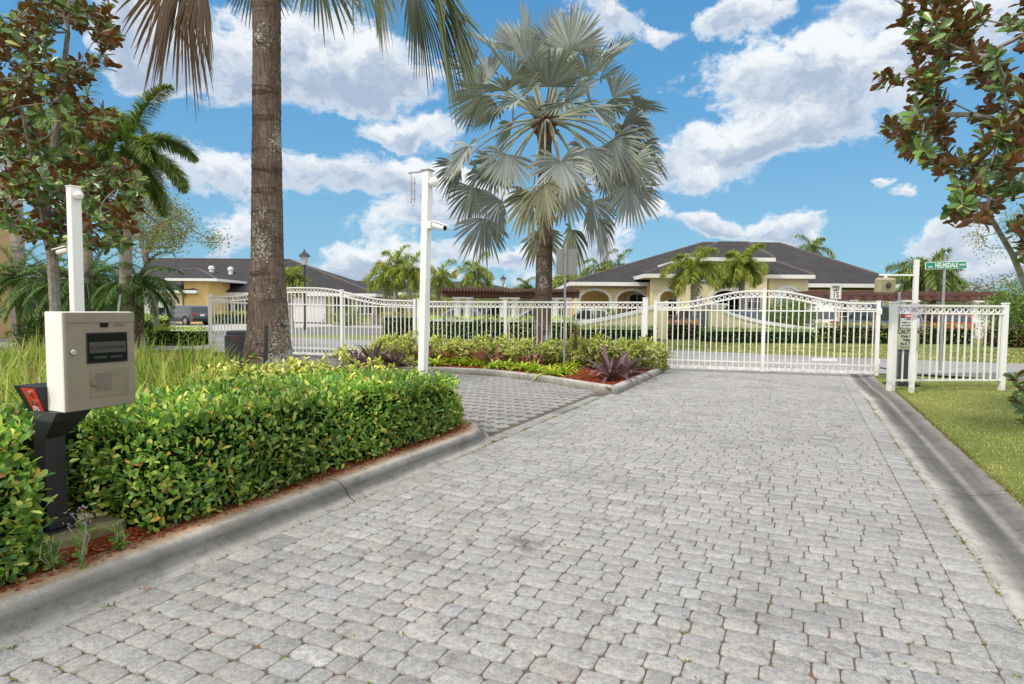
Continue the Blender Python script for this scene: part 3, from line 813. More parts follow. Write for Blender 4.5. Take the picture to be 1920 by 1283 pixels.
fence_run(fn, Lf, 1.65, 0, zb=.08, posts=(on_line(948)-s1-.07,), wide=((0.03, .10, 1.70), (Lf-.05, .12, 1.72)), low_rail=False)
g2 = run_root('metal_gate', 'white metal picket gate with humped top rail closing the cobbled lane', 'gate', s2+.12)
g2L = s3-s2-.12
fence_run(g2, g2L, 1.65, .27, posts=(.04, on_line(1432)-s2-.12, g2L-.04), zb=.07)
mb = MB(); xx = on_line(1548)-s2-.12; mb.box((xx, -.03, .36), (.52, .02, .06), bev=.004); mb.build('name_plate', M['white'], g2)
mb = MB()
for z in (.35, 1.45): mb.box((g2L+.0, -.02, z), (.05, .07, .13), bev=.008)
mb.build('latch_bracket', M['white'], g2)
mb = MB(); mb.tube([(g2L+.03, 0, .22), (g2L+.22, -.02, .20)], .014, 8); mb.build('latch_bolt', M['iron'], g2)
# short fence on the right lawn
f0 = D(1671, 700, 11.0); f1 = D(1879, 700, 11.15)
f0.z = f1.z = 0; fd = (f1-f0).normalized()
rf = thing('metal_fence', 'short white picket fence panel on the right lawn carrying the caution signs', 'fence', (f0.x, f0.y, 0), math.atan2(fd.y, fd.x))
LR = (f1-f0).length
fence_run(rf, LR, 1.58, 0, zb=.18, step_=.13, wide=((0, .105, 1.60), (LR, .085, 1.60)), low_rail=False)

# ------------------------------------------------------------------ signs on the right fence
def plate(name, lab, cat, c, wd, ht, m, rz, th=.006, rad=.02, n=4, group=None):
    t = thing(name, lab, cat, c, rz, group); mb = MB(); pts = []
    for (sx, sz, a0) in ((1, 1, 0), (-1, 1, 90), (-1, -1, 180), (1, -1, 270)):
        for i in range(n+1):
            a = R(a0+90*i/n); pts.append((sx*(wd/2-rad)+rad*math.cos(a), sz*(ht/2-rad)+rad*math.sin(a)))
    mb.prof(pts, -th/2, th/2); mb.build('panel', m, t); return t
def frame_line(t, wd, ht, m, y, lw=.006, rad=.02):
    mb = MB(); y = y
    for (a, b, c, d) in ((0, ht/2, wd-2*rad, lw), (0, -ht/2, wd-2*rad, lw), (-wd/2, 0, lw, ht-2*rad), (wd/2, 0, lw, ht-2*rad)):
        mb.box((a, y, b), (c, .0016, d))
    for (sx, sz, a0) in ((1, 1, 0), (-1, 1, 90), (-1, -1, 180), (1, -1, 270)):
        for i in range(4):
            a, b = R(a0+22.5*i), R(a0+22.5*(i+1)); cx, cz = sx*(wd/2-rad), sz*(ht/2-rad)
            q = [(cx+(rad+k)*math.cos(an), cz+(rad+k)*math.sin(an)) for an in (a, b) for k in (-lw/2, lw/2)]
            mb.add([(q[0][0], y, q[0][1]), (q[1][0], y, q[1][1]), (q[3][0], y, q[3][1]), (q[2][0], y, q[2][1])], [(0, 1, 2, 3)])
    return mb.build('border_line', m, t)
crz = math.atan2(fd.y, fd.x)
def fpt(px, py):  # point on the fence plane seen through a photo pixel, 4 cm proud of the pickets
    r = ray(px, py); nn = Vector((fd.y, -fd.x, 0)); o = f0+nn*.035
    k = ((o-Vector((0, 0, EYE))).dot(nn))/r.dot(nn); return Vector((0, 0, EYE))+r*k
c_ = fpt(1702.5, 635.5); cw, chh = .44, .385
ca = plate('caution_sign', 'pale green CAUTION only one vehicle at a time sign on the right fence', 'sign', c_, cw, chh, M['caution'], crz)
frame_line(ca, cw-.02, chh-.02, M['ink'], -.0045)
text('lettering', 'CAUTION', .105, M['ink'], ca, (0, -.0045, .125), bold=.003, sx=.86)
text('lettering', 'Only One', .068, M['ink'], ca, (0, -.0045, .045), bold=.002)
text('lettering', 'Vehicle', .068, M['ink'], ca, (0, -.0045, -.022), bold=.002)
text('lettering', 'At A Time', .068, M['ink'], ca, (0, -.0045, -.09), bold=.002)
mb = MB(); mb.box((0, -.0045, -.132), (cw-.05, .0016, .003)); mb.build('rule', M['ink'], ca)
text('lettering', 'Management Not Responsible', .024, M['ink'], ca, (0, -.0045, -.15))
c_ = fpt(1706, 602)
da = plate('danger_sign', 'white DANGER gate opens automatically sign with red oval above the green caution sign', 'sign', c_, .36, .235, M['signwhite'], crz)
mb = MB(); mb.box((0, -.005, .085), (.345, .004, .062), bev=.001); mb.build('black_band', M['ink'], da)
mb = MB(); mb.prof([(.16*math.cos(a*math.pi/12), .085+.026*math.sin(a*math.pi/12)) for a in range(24)], -.0095, -.0075); mb.build('red_oval', M['red'], da)
text('lettering', 'DANGER', .045, M['signwhite'], da, (0, -.0105, .085), bold=.002)
text('lettering', '- GATE -', .06, M['ink'], da, (0, -.0045, .03), bold=.002)
text('lettering', 'OPEN & CLOSES', .04, M['ink'], da, (0, -.0045, -.032), bold=.001)
text('lettering', 'AUTOMATICALLY', .038, M['ink'], da, (0, -.0045, -.082), bold=.001)
# post in front of the fence with its octagonal notice and a horn arm
pc = D(1710, 700, 10.72); pc.z = .02; pr = thing('signal_post', 'tall square white post with a side arm in front of the right fence', 'post', (pc.x, pc.y, 0), crz-.10)
mb = MB(); hp = D(1718, 487, pc.y).z; mb.box((0, 0, hp/2), (.068, .068, hp), bev=.004); mb.build('post_body', M['whitepost'], pr)
mb = MB(); mb.box((-.34, 0, hp-.27), (.58, .03, .03), bev=.003); mb.tube([(-.52, 0, hp-.27), (-.52, 0, hp-.36)], .028, 10); mb.build('arm', M['whitepost'], pr)
sc_ = pc+Vector((-.535, 0, 0)); sc_.z = D(1666, 536, pc.y).z
spk = thing('speaker_box', 'tan rounded speaker box hanging from the arm of the white post', 'speaker', sc_, .12)
mb = MB(); mb.box((0, 0, 0), (.33, .16, .28), bev=.035, rx=R(4)); mb.build('shell', M['speaker'], spk, smooth=True)
mb = MB(); mb.torus((0, -.083, 0), .062, .006, n=20); mb.build('bezel_ring', M['speaker'], spk, smooth=True)
mb = MB()
for i in range(-3, 4): mb.box((i*.016, -.083, 0), (.006, .006, 2*math.sqrt(.055**2-(i*.016)**2)))
mb.build('grille', M['ink'], spk)
oc = Vector((pc.x-.01, pc.y-.06, 0)); o_ = D(1715.5, 580, oc.y); oc = Vector((o_.x, oc.y-.012, o_.z))
ot = thing('notice_plate', 'small pale grey octagonal notice plate fixed to the white post', 'sign', oc, crz-.10)
mb = MB(); mb.prof([(.118*math.cos(R(22.5+45*i))*1.05, .118*math.sin(R(22.5+45*i))) for i in range(8)], -.003, .003); mb.build('panel', M['lilac'], ot)
for k_, s_ in enumerate(('NO PERSON OR', 'VEHICLE', 'TAILGATING')): text('lettering', s_, .021, M['ink'], ot, (-.02, -.0045, .022-k_*.026))
mb = MB(); mb.add([(.055, -.005, .03), (.095, -.005, .035), (.09, -.005, .012), (.07, -.005, .0), (.06, -.005, .012)], [(0, 1, 2, 3, 4)]); mb.build('emblem', M['ink'], ot)
# little galvanised antenna on the gate side post
pp = fpt(1692, 575); an = thing('beacon_stub', 'short grey metal stub rising beside the fence post top', 'stub', (pp.x, pp.y+.1, 0), 0)
mb = MB(); zt_ = D(1692, 547, pp.y).z; mb.tube([(0, 0, .0), (0, 0, zt_)], .022, 8); mb.build('pipe', M['galv'], an)
# gate motor cabinets
def cabinet(lab, c, rz, w_, d_, h, m):
    t = thing('gate_operator', lab, 'gate motor', c, rz)
    mb = MB(); mb.box((0, 0, h*.46), (w_, d_, h*.92), bev=.03); mb.build('housing', m, t, smooth=True)
    mb = MB(); mb.box((0, 0, h*.955), (w_*.86, d_*.9, h*.09), bev=.02); mb.build('lid', m, t, smooth=True)
    mb = MB(); mb.box((0, 0, .02), (w_+.1, d_+.1, .06)); mb.build('base', M['concrete'], t)
    return t
cp = D(1690, 700, 11.9); cb1 = cabinet('dark blue grey gate motor cabinet behind the right fence', (cp.x, cp.y, 0), 0, .33, .38, .74, M['operator'])
mb = MB(); mb.box((.1, -.2, .4), (.07, .012, .1)); mb.build('tag_plate', M['signwhite'], cb1)
cp = D(446, 660, 13.0); cb2 = cabinet('charcoal plastic gate motor cabinet half hidden by the thick palm trunk', (cp.x, cp.y, 0), .3, .46, .44, .95, M['operator'])
text('maker_mark', 'LiftMaster', .04, M['red'], cb2, (-.03, -.222, .80))

# ------------------------------------------------------------------ street sign, speed sign, grey sign back
p0 = D(1765, 640, 15.2); ss = thing('street_sign', 'green HELMSDALE WAY street name sign on a grey steel pole', 'street sign', (p0.x, p0.y, 0), R(-3))
zt_ = D(1764, 476, 15.2).z
mb = MB(); mb.tube([(0, 0, 0), (0, 0, zt_)], .032, 12); mb.build('pole', M['galv'], ss, smooth=True)
bl = MB(); zc = D(1766, 498, 15.2).z; bl.box((.0, -.045, zc), (.99, .012, .185), bev=.004, ry=R(-2)); bl.build('blade', M['signwhite'], ss)
mb = MB(); mb.box((0, -.0525, zc), (.96, .006, .158), ry=R(-2)); mb.build('green_field', M['signgreen'], ss)
rt = Matrix.Rotation(R(-2), 4, 'Y')
text('lettering', 'NW', .062, M['signwhite'], ss, (-.37, -.0565, zc-.045), rt, bold=.002)
text('lettering', 'HELMSDALE', .155, M['signwhite'], ss, (.01, -.0565, zc-.004), rt, sx=.66, bold=.004)
text('lettering', 'WAY', .07, M['signwhite'], ss, (.39, -.0565, zc+.012), rt, bold=.002)
mb = MB(); mb.box((0, -.01, zc+.11), (.08, .08, .05), bev=.008); mb.build('bracket', M['galv'], ss)
p0 = D(1564, 640, 25.0); sp_ = thing('speed_sign', 'white SPEED LIMIT 15 sign on a thin post beyond the gate', 'speed sign', (p0.x, p0.y, 0), 0)
zc = D(1564, 548, 25).z
mb = MB(); mb.box((0, .03, zc/2), (.05, .05, zc+.3)); mb.build('post', M['galv'], sp_)
mb = MB(); mb.box((0, 0, zc), (.46, .01, .58), bev=.003); mb.build('panel', M['signwhite'], sp_)
frame_line(sp_, .42, .54, M['ink'], 0, .012).location = (0, -.0065, zc)
for s_, z_, sz in (('SPEED', .19, .125), ('LIMIT', .075, .125), ('15', -.12, .31)): text('lettering', s_, sz, M['ink'], sp_, (0, -.0075, zc+z_), bold=.006, sx=.9)
p0 = D(1058, 650, 13.6); gs_ = thing('rear_facing_sign', 'blank grey back of a square sign on a slim pole by the silver palm trunk', 'sign', (p0.x, p0.y, .08), 0)
zc = D(1060, 491, 13.6).z-.08
mb = MB(); mb.tube([(0, 0, 0), (0, 0, zc+.33)], .025, 10); mb.build('pole', M['galv'], gs_)
mb = MB(); mb.box((.035, .035, zc), (.46, .008, .57), bev=.002); mb.build('panel', M['signback'], gs_)

# ------------------------------------------------------------------ camera posts
def bullet(t, base, dirv, L=.27, r=.048, name='bullet_camera'):
    d = Vector(dirv).normalized(); b = Vector(base); a = b+d*.05
    mb = MB(); mb.tube([a, a+d*.015, a+d*L*.85, a+d*L], [r*.8, r, r, r*.92], 14); mb.build(name, M['whitepost'], t, smooth=True)
    mb = MB(); up = Vector((0, 0, r+.008)); s_ = Vector((-d.y, d.x, 0)).normalized()*(r*1.02)
    q = [a+up-s_, a+up+s_, a+d*(L+.05)+up*.8+s_, a+d*(L+.05)+up*.8-s_]; mb.add(q+[x+Vector((0, 0, .008)) for x in q], [(0, 1, 2, 3), (7, 6, 5, 4), (0, 4, 5, 1), (1, 5, 6, 2), (2, 6, 7, 3), (3, 7, 4, 0)])
    mb.build('sun_shield', M['whitepost'], t)
    mb = MB(); mb.tube([a+d*L, a+d*(L+.004)], r*.7, 14); mb.build('lens', M['screen'], t)
p0 = D(792, 712, 7.3); zt_ = D(800, 322, 7.3).z
cp2 = thing('camera_post', 'tall white post with two cameras rising behind the far end of the hedge', 'camera post', (p0.x, p0.y, 0), RZ)
lean = .095
mb = MB(); w_ = .098; q = []
for (x, y, z) in [(0, 0, .1), (lean*.9, .0, zt_)]:
    q += [(x-w_/2, y-w_/2, z), (x+w_/2*.62, y-w_/2, z), (x+w_/2*.62, y+w_/2, z), (x-w_/2, y+w_/2, z)]
mb.add(q, [(0, 1, 5, 4), (1, 2, 6, 5), (2, 3, 7, 6), (3, 0, 4, 7), (0, 3, 2, 1), (4, 5, 6, 7)]); mb.build('post_body', M['whitepost'], cp2)
xt = lean*.9
mb = MB(); mb.box((xt-.01, 0, zt_+.005), (.13, .13, .012), bev=.003); mb.box((xt-.17, 0, zt_-.0), (.22, .03, .012)); mb.build('post_cap', M['galv'], cp2)
mb = MB(); mb.tube([(xt+.03, 0, zt_-.13), (xt+.07, 0, zt_-.135)], [.04, .055], 18); mb.lathe((xt+.078, 0, zt_-.135), [(.0, -.058), (.03, -.052), (.052, -.026), (.058, 0), (.052, .026), (.03, .052), (0.001, .058)], 18); mb.build('dome_camera', M['whitepost'], cp2, smooth=True)
zb_ = D(800, 424, 7.3).z
mb = MB(); mb.box((xt*.75+.05, 0, zb_), (.06, .09, .09), bev=.01); mb.tube([(xt*.75+.06, 0, zb_), (xt*.75+.13, 0, zb_+.01)], .016, 8); mb.build('camera_bracket', M['whitepost'], cp2)
bullet(cp2, (xt*.75+.06, 0, zb_+.015), (.85, -.25, -.25), .20, .036)
# whip antenna on the left of the post top
mb = MB(); ax_ = xt-.24; za, zc_ = D(780, 333, 7.3).z, D(780, 380, 7.3).z
for dx in (0, .045): mb.tube([(ax_+dx, 0, zc_), (ax_+dx, 0, za)], .007, 6)
for z in (zc_+.05, zc_+.15, za-.05): mb.box((ax_+.022, 0, z), (.075, .012, .012))
mb.tube([(ax_+.01, 0, zc_-.02), (ax_+.04, 0, zc_-.02)], .006, 6)
mb.tube([(xt-.26, 0, zt_), (ax_+.02, 0, za+.0)], .005, 6); mb.build('antenna', M['galv'], cp2)
p0 = D(145, 585, 5.3); zt_ = D(143, 352, 5.3).z
cp1 = thing('camera_post', 'white square post with a bullet camera standing right behind the entry phone box', 'camera post', (p0.x, p0.y, .1), RZ)
mb = MB(); h_ = zt_-.1; mb.box((0, 0, h_/2), (.07, .085, h_), bev=.003); mb.box((0, 0, h_+.006), (.08, .095, .012), bev=.004); mb.build('post_body', M['whitepost'], cp1)
mb = MB(); mb.lathe((.075, 0, h_-.07), [(.0, -.035), (.026, -.03), (.037, 0), (.026, .03), (.001, .035)], 14); mb.tube([(.03, 0, h_-.07), (.07, 0, h_-.07)], .028, 12); mb.build('dome_camera', M['whitepost'], cp1, smooth=True)
zz = D(118, 470, 5.3).z-.1
mb = MB(); mb.box((-.045, 0, zz+.01), (.03, .05, .05), bev=.005); mb.build('camera_bracket', M['whitepost'], cp1)
bullet(cp1, (-.055, 0, zz+.01), (-.97, -.1, -.12), .115, .026)
# thin dark rod in front of the trunk
p0 = D(496, 700, 9.0); st_ = thing('marker_rod', 'thin black rod standing upright in front of the thick palm trunk', 'rod', (p0.x, p0.y, .1))
mb = MB(); mb.tube([(-.01, 0, 0), (.035, 0, D(497, 610, 9).z-.1)], .030, 8); mb.build('rod', M['iron'], st_)
p0 = D(222, 600, 4.4); tb = thing('antenna_rod', 'short dark bent rod sticking up just behind the entry phone box', 'rod', (p0.x, p0.y, .9))
mb = MB(); mb.tube([(0, 0, 0), (.0, 0, D(222, 585, 4.4).z-.9), (.02, 0, D(227, 553, 4.4).z-.9)], .008, 6); mb.build('rod', M['galv'], tb)

# ------------------------------------------------------------------ entry phone kiosk
KD = 3.3
kn = D(117, 585, KD); KX = Vector((kn.x, kn.y, 0))
zt_, zb_ = kn.z, D(117, 775, KD).z
H = zt_-zb_; W = .385; T = .16
ko = thing('entry_phone', 'beige gate entry phone box on a black pedestal beside the hedge', 'entry phone', (KX.x, KX.y, 0), math.pi/2+RZ)
# local: x along the lane (to the far side), y to the left (away from the lane), z up; front face looks to -y
mb = MB(); mb.box((W/2, T/2+.012, zt_-H/2), (W, T, H), bev=.004); mb.build('housing', M['beigesunlit'], ko)
dr = MB(); dr.box((W/2, .001, zt_-H/2), (W-.006, .024, H-.006), bev=.004); dro = dr.build('door_panel', M['beige'], ko)
mb = MB(); mb.box((W/2, -.0125, zt_-.06), (W-.012, .003, .003)); mb.build('seam', M['dimink'], ko)
yf = -.012
sx0, sx1 = .30*W, .855*W; sz1, sz0 = zt_-.225*H, zt_-.515*H
mb = MB(); mb.box(((sx0+sx1)/2, yf, (sz0+sz1)/2), (sx1-sx0+.014, .008, sz1-sz0+.014), bev=.002); fr = mb.build('screen_frame', M['black'], ko)
mb = MB(); mb.box(((sx0+sx1)/2, yf-.004, (sz0+sz1)/2), (sx1-sx0, .004, sz1-sz0)); scn = mb.build('screen', M['screen'], ko)
zz = (sz0+sz1)/2
mb = MB(); mb.box(((sx0+sx1)/2, yf-.0065, zz+.003), (sx1-sx0-.012, .001, .062)); mb.build('screen_banner', mat('screen_banner_brown', (.045, .040, .030), .4), scn)
text('lettering', 'ST. ANDREWS PARK', .0265, mat('banner_letters', (.010, .009, .008), .5), scn, ((sx0+sx1)/2, yf-.0075, zz), sx=.80, ext=.0003, bold=.0004)
for k_, cc_ in ((0, (.006, .022, .012)), (1, (.007, .014, .022))):
    mb = MB(); mb.box((sx0+(.3+.42*k_)*(sx1-sx0), yf-.0065, sz0+.026), ((sx1-sx0)*.34, .001, .014)); mb.build('screen_button', mat('screen_button_%d' % k_, cc_, .4), scn)
mb = MB(); mb.box((.54*W, yf-.001, zt_-.136*H), (.045, .006, .026), bev=.001); mb.build('camera_window', M['screen'], ko)
text('maker_mark', 'LiftMaster', .016, M['dimink'], ko, (.76*W, yf-.0015, zt_-.137*H), ext=.0004)
mb = MB(); mb.box((.60*W, yf-.0005, zt_-.735*H), (.56*W, .004, .285*H), bev=.0015); sp1_ = mb.build('speaker_panel', mat('beige_panel', (.19, .17, .11), .5, .1, 14), ko)
mb = MB()
for i in range(14):
    for j in range(14): mb.box((.505*W+(i-6.5)*.0065+(j % 2)*.003, yf-.0029, zt_-.725*H+(j-6.5)*.0075), (.0042, .0006, .0048))
mb.build('speaker_grille', M['dimink'], ko, fix=False)
for (x, z, m_, r_) in ((.10*W, zt_-.40*H, 'chrome', .0155), (.375*W, zt_-.74*H, 'brass', .013)):
    mb = MB(); mb.tube([(x, yf, z), (x, yf-.010, z), (x, yf-.013, z)], [r_, r_, r_*.8], 16); l_ = mb.build('lock', M[m_], ko, smooth=True)
    mb = MB(); mb.box((x, yf-.0137, z), (.003, .001, .009)); mb.build('keyhole', M['ink'], l_)
# pedestal
pw = .13; zg = .20
mb = MB()
def qd(mb, secs):
    vs = []
    for (x0, x1, y0, y1, z) in secs: vs += [(x0, y0, z), (x1, y0, z), (x1, y1, z), (x0, y1, z)]
    fs = [(3, 2, 1, 0)]+[(i*4+j, i*4+(j+1) % 4, i*4+4+(j+1) % 4, i*4+4+j) for i in range(len(secs)-1) for j in range(4)]
    n = 4*(len(secs)-1); fs.append((n, n+1, n+2, n+3)); mb.add(vs, fs)
px0, px1 = -.035, .07; py0, py1 = .14, .25
qd(mb, [(px0, px1, py0, py1, zg), (px0, px1, py0, py1, zb_-.15), (px0+.0, px1+.06, py0-.08, py1, zb_-.05), (px0+.01, px1+.09, py0-.1, py1, zb_)])
mb.build('pedestal', M['black'], ko)
mb = MB(); mb.box(((px0+px1)/2+.01, (py0+py1)/2, zg+.004), (.24, .24, .012), bev=.002); mb.box(((px0+px1)/2+.01, (py0+py1)/2, zg+.035), (.165, .17, .06), bev=.012); mb.build('base_plate', M['black'], ko)
# key switch box under a slanted hood on the near side
kc = Vector((-.0, .0, zb_+.09))
mb = MB(); hs = [(.0, 0.02, .225, zb_+.155), (.0, 0, .2, zb_)]
x0_, x1_ = -.01, .12; 
vs = [(x0_, .165, zb_-.01), (x1_, .165, zb_-.01), (x1_, .34, zb_-.01), (x0_, .34, zb_-.01), (x0_-.05, .165, zb_+.135), (x1_, .165, zb_+.135), (x1_, .38, zb_+.135), (x0_-.05, .38, zb_+.135)]
mb.add(vs, [(3, 2, 1, 0), (4, 5, 6, 7), (0, 1, 5, 4), (1, 2, 6, 5), (2, 3, 7, 6), (3, 0, 4, 7)]); kb_ = mb.build('key_switch_box', M['black'], ko)
def kf(u, v): # point on the slanted near face: u 0..1 across, v 0..1 up
    a = Vector(vs[3]).lerp(Vector(vs[0]), u); b = Vector(vs[7]).lerp(Vector(vs[4]), u); p = a.lerp(b, v); return p+Vector((-.003, 0, -.001))
mb = MB(); mb.add([kf(.34, .03), kf(.96, .03), kf(.96, .95), kf(.34, .95)]+[kf(*q)+Vector((.002, 0, .001)) for q in ((.34, .03), (.96, .03), (.96, .95), (.34, .95))], [(0, 1, 2, 3), (7, 6, 5, 4), (0, 4, 5, 1), (1, 5, 6, 2), (2, 6, 7, 3), (3, 7, 4, 0)]); mb.build('red_face_plate', M['red'], kb_)
for v_ in (.78, .40):
    p = kf(.70, v_); mb = MB(); mb.tube([p, p+Vector((-.012, 0, -.003))], .0135, 14); mb.build('key_switch', M['chrome'], kb_, smooth=True)
kmx = Matrix.Rotation(R(-90), 4, 'Z') @ Matrix.Rotation(R(18), 4, 'X')
text('lettering', 'CFR', .034, M['signwhite'], kb_, kf(.62, .14)+Vector((-.003, 0, 0)), kmx, bold=.001)
# concrete plinth
kp_ = Matrix.Rotation(math.pi/2+RZ, 4, 'Z') @ Vector(((px0+px1)/2+.02, (py0+py1)/2+.02, 0)); 
pl = thing('concrete_plinth', 'mossy concrete plinth under the black pedestal of the entry phone', 'plinth', (KX.x+kp_.x, KX.y+kp_.y, .1), math.pi/2+RZ)
mb = MB(); mb.box((.05, -.06, .045), (.42, .38, .11), bev=.015); mb.build('block', M['mossy'], pl)

# ------------------------------------------------------------------ path lights in the bed
for i, (px, py, lab) in enumerate(((915, 706, 'small black path light at the kerb edge among lime bromeliads'), (1257, 0, None))):
    if lab is None: continue
    p = G(px-1, 688, .1); t = thing('path_light', lab, 'garden light', (p.x, p.y-.4, .1))
    mb = MB(); mb.tube([(0, 0, 0), (0, 0, .30)], .012, 8); mb.build('stake', M['iron'], t)
    mb = MB(); mb.tube([(-.06, 0, .29), (0, 0, .31), (.03, 0, .28)], [.03, .025, .012], 10); mb.build('lamp_head', M['iron'], t)
# ------------------------------------------------------------------ lamp posts
def lamp_post(px, pyt, d, lab):
    p = D(px, 600, d); zt = D(px, pyt, d).z; t = thing('street_lamp', lab, 'street lamp', (p.x, p.y, 0), 0, 'lantern street lamps beyond the fence')
    s = d/60
    mb = MB(); mb.tube([(0, 0, 0), (0, 0, .5), (0, 0, zt-1.0)], [.12, .07, .05], 10); mb.build('pole', M['iron'], t)
    mb = MB(); mb.lathe((0, 0, zt-1.0), [(.16, 0), (.30, .55)], 6); mb.build('lantern_glass', M['lampglass'], t)
    mb = MB(); mb.lathe((0, 0, zt-.45), [(.42, 0), (.25, .18), (.06, .32), (.03, .48)], 8); mb.build('lantern_cap', M['iron'], t); mb = MB(); mb.lathe((0, 0, zt-1.06), [(.07, 0), (.18, .058)], 8); mb.build('lantern_seat', M['iron'], t)
lamp_post(572, 468, 40, 'tall dark lantern street lamp just right of the thick palm trunk')
lamp_post(943, 516, 70, 'distant dark lantern street lamp left of the silver palm trunk')
# hydrant, bollard, bins, sprinkler bits
p = D(290, 600, 36); hy = thing('fire_hydrant', 'orange fire hydrant behind the clipped low hedge', 'hydrant', (p.x, p.y, 0))
mb = MB(); mb.lathe((0, 0, 0), [(.2, 0), (.2, .06), (.14, .08), (.13, .55), (.18, .58), (.17, .66), (.1, .78), (.03, .84)], 14); mb.build('barrel', M['hydrant'], hy, smooth=True)
mb = MB(); mb.tube([(-.22, 0, .45), (.22, 0, .45)], .06, 10); mb.build('outlet', M['hydrant'], hy)
p = D(376, 640, 26); bo = thing('timber_bollard', 'short weathered timber bollard with a chain beside the low hedge', 'bollard', (p.x, p.y, 0))
mb = MB(); zt_ = D(376, 625, 26).z; mb.box((0, 0, zt_/2), (.14, .14, zt_), bev=.01); mb.build('stump', M['timber'], bo)
mb = MB(); mb.tube([(0, 0, zt_-.05), (-.35, 0, zt_-.14), (-.7, 0, zt_-.05)], .012, 5); mb.build('chain', M['iron'], bo)
p = D(296, 600, 52); wb = thing('wheelie_bin', 'black wheelie bin in front of the white garage door beside the dark car', 'bin', (p.x, p.y, .3))
mb = MB(); mb.box((0, 0, .5), (.9, .7, 1.0), bev=.04); mb.box((0, -.02, 1.03), (.98, .78, .07), bev=.02); mb.build('bin_body', M['blackrough'], wb)
# ================================================================== BUILDINGS
def X_(px, d): return D(px, 580, d).x
def Z_(py, d, px=960): return D(px, py, d).z
def roof_mesh(t, poly_pts, faces, m, name='roof'):
    mb = MB(); mb.add(poly_pts, faces); return mb.build(name, m, t)
def hip(t, x0, x1, y0, y1, ze, rx0, rx1, ry, zr, fas=.22, name='roof', fm='trimwhite'):
    mb = MB(); mb.add([(x0, y0, ze), (x1, y0, ze), (x1, y1, ze), (x0, y1, ze), (rx0, ry, zr), (rx1, ry, zr)], [(0, 1, 5, 4), (1, 2, 5), (2, 3, 4, 5), (3, 0, 4), (3, 2, 1, 0)])
    r_ = mb.build(name, M['roof'], t)
    mb = MB()  # ridge and hip caps
    for a, b in (((rx0, ry, zr), (rx1, ry, zr)), ((x0, y0, ze), (rx0, ry, zr)), ((x1, y0, ze), (rx1, ry, zr))):
        mb.tube([a, b], .09, 6)
    mb.build('ridge_cap', mat('ridge_tile', (.12, .10, .095), .9, .15, 3), r_)
    mb = MB()
    for (a, b, c, e) in ((x0, x1, y0, y0), (x0, x1, y1, y1)): mb.box(((a+b)/2, c, ze-fas/2-.003), (b-a+.08, .08, fas))
    for xx in (x0, x1): mb.box((xx, (y0+y1)/2, ze-fas/2-.006), (.08, y1-y0-.1, fas))
    mb.build('fascia', M[fm], t)
    mb = MB(); mb.box(((x0+x1)/2, (y0+y1)/2, ze-fas+.02), (x1-x0-.1, y1-y0-.1, .03)); mb.build('soffit', M['cream2'], t)
    return r_
def window(t, cx, cz, w_, h, y, nx=2, nz=3, arch_=False, m='glass'):
    mb = MB()
    if arch_: mb.prof(arch(cx, w_, cz-h/2, cz+h/2-w_*.28, w_*.28, 8), y-.03, y+.02)
    else: mb.box((cx, y, cz), (w_, .05, h))
    wo = mb.build('window', M[m], t)
    mb = MB(); b = .05
    for i in range(nx+1): mb.box((cx-w_/2+w_*i/nx, y-.045, cz), (b if 0 < i < nx else b*1.6, .05, h))
    for i in range(nz+1): mb.box((cx, y-.05, cz-h/2+h*i/nz), (w_, .05, b if 0 < i < nz else b*1.6))
    mb.build('window_frame', M['trimwhite'], wo); return wo
# ---- clubhouse ----
cl = thing('clubhouse', 'cream clubhouse with dark tiled hip roof and white arches beyond the gate', 'building', (X_(1380, 40), 40, 0)); O = Vector(cl.location)
def L_(x): return x-O.x
yo = 0.0
def CW(name, pts, holes, y, m, th=.25):
    mb = MB(); mb.wall([(L_(a), b) for a, b in pts], [[(L_(a), b) for a, b in h] for h in holes], y-O.y, th); return mb.build(name, M[m], cl)
# left wing porch (front plane 40 m)
zl = Z_(541, 40, 1140); d = 40
a1, a2 = (X_(1088, d)+X_(1142, d))/2, (X_(1157, d)+X_(1211, d))/2; aw = X_(1142, d)-X_(1088, d)
zs_ = Z_(562, d, 1140); ar = Z_(545.5, d, 1140)-zs_
CW('wall', [(X_(1075, d), 0), (X_(1218, d), 0), (X_(1218, d), zl), (X_(1075, d), zl)], [arch(a1, aw, .05, zs_, ar), arch(a2, aw, .05, zs_, ar)], 40, 'cream')
mb = MB()
for a in (a1, a2): arch_band(mb, L_(a), aw, .05, zs_, ar, -.0, .17, .06)
mb.build('arch_trim', M['trimwhite'], cl)
mb = MB(); mb.box((L_(X_(1150, 43)), 43.5-O.y, zl/2), (X_(1222, 43)-X_(1070, 43)+1, .2, zl-.05)); mb.build('porch_wall', M['porch'], cl)
window(cl, L_(X_(1196, 43)), Z_(581, 43, 1196), 1.15, 2.2, 43.3-O.y, 2, 3, True)
mb = MB(); arch_band(mb, L_(X_(1196, 43)), 1.25, .8, Z_(581, 43, 1196)+.7, .42, 43.3-O.y, .16, .08); mb.build('window_surround', M['trimwhite'], cl)
# main roof
ze = Z_(529, 39.4, 1140)
rd = 49.0
hip(cl, L_(X_(1068, 39.4)), L_(X_(1702, 39.4)), -.6, 18.5, ze, L_(X_(1315, rd)), L_(X_(1459, rd)), 9.0, Z_(456, rd, 1400), fas=.24)
# main body behind
mb = MB(); mb.box((L_((X_(1222, 41)+X_(1690, 41))/2), 9.2, (ze-.24)/2), (X_(1690, 41)-X_(1222, 41), 15.5, ze-.24)); mb.build('body', M['cream'], cl)
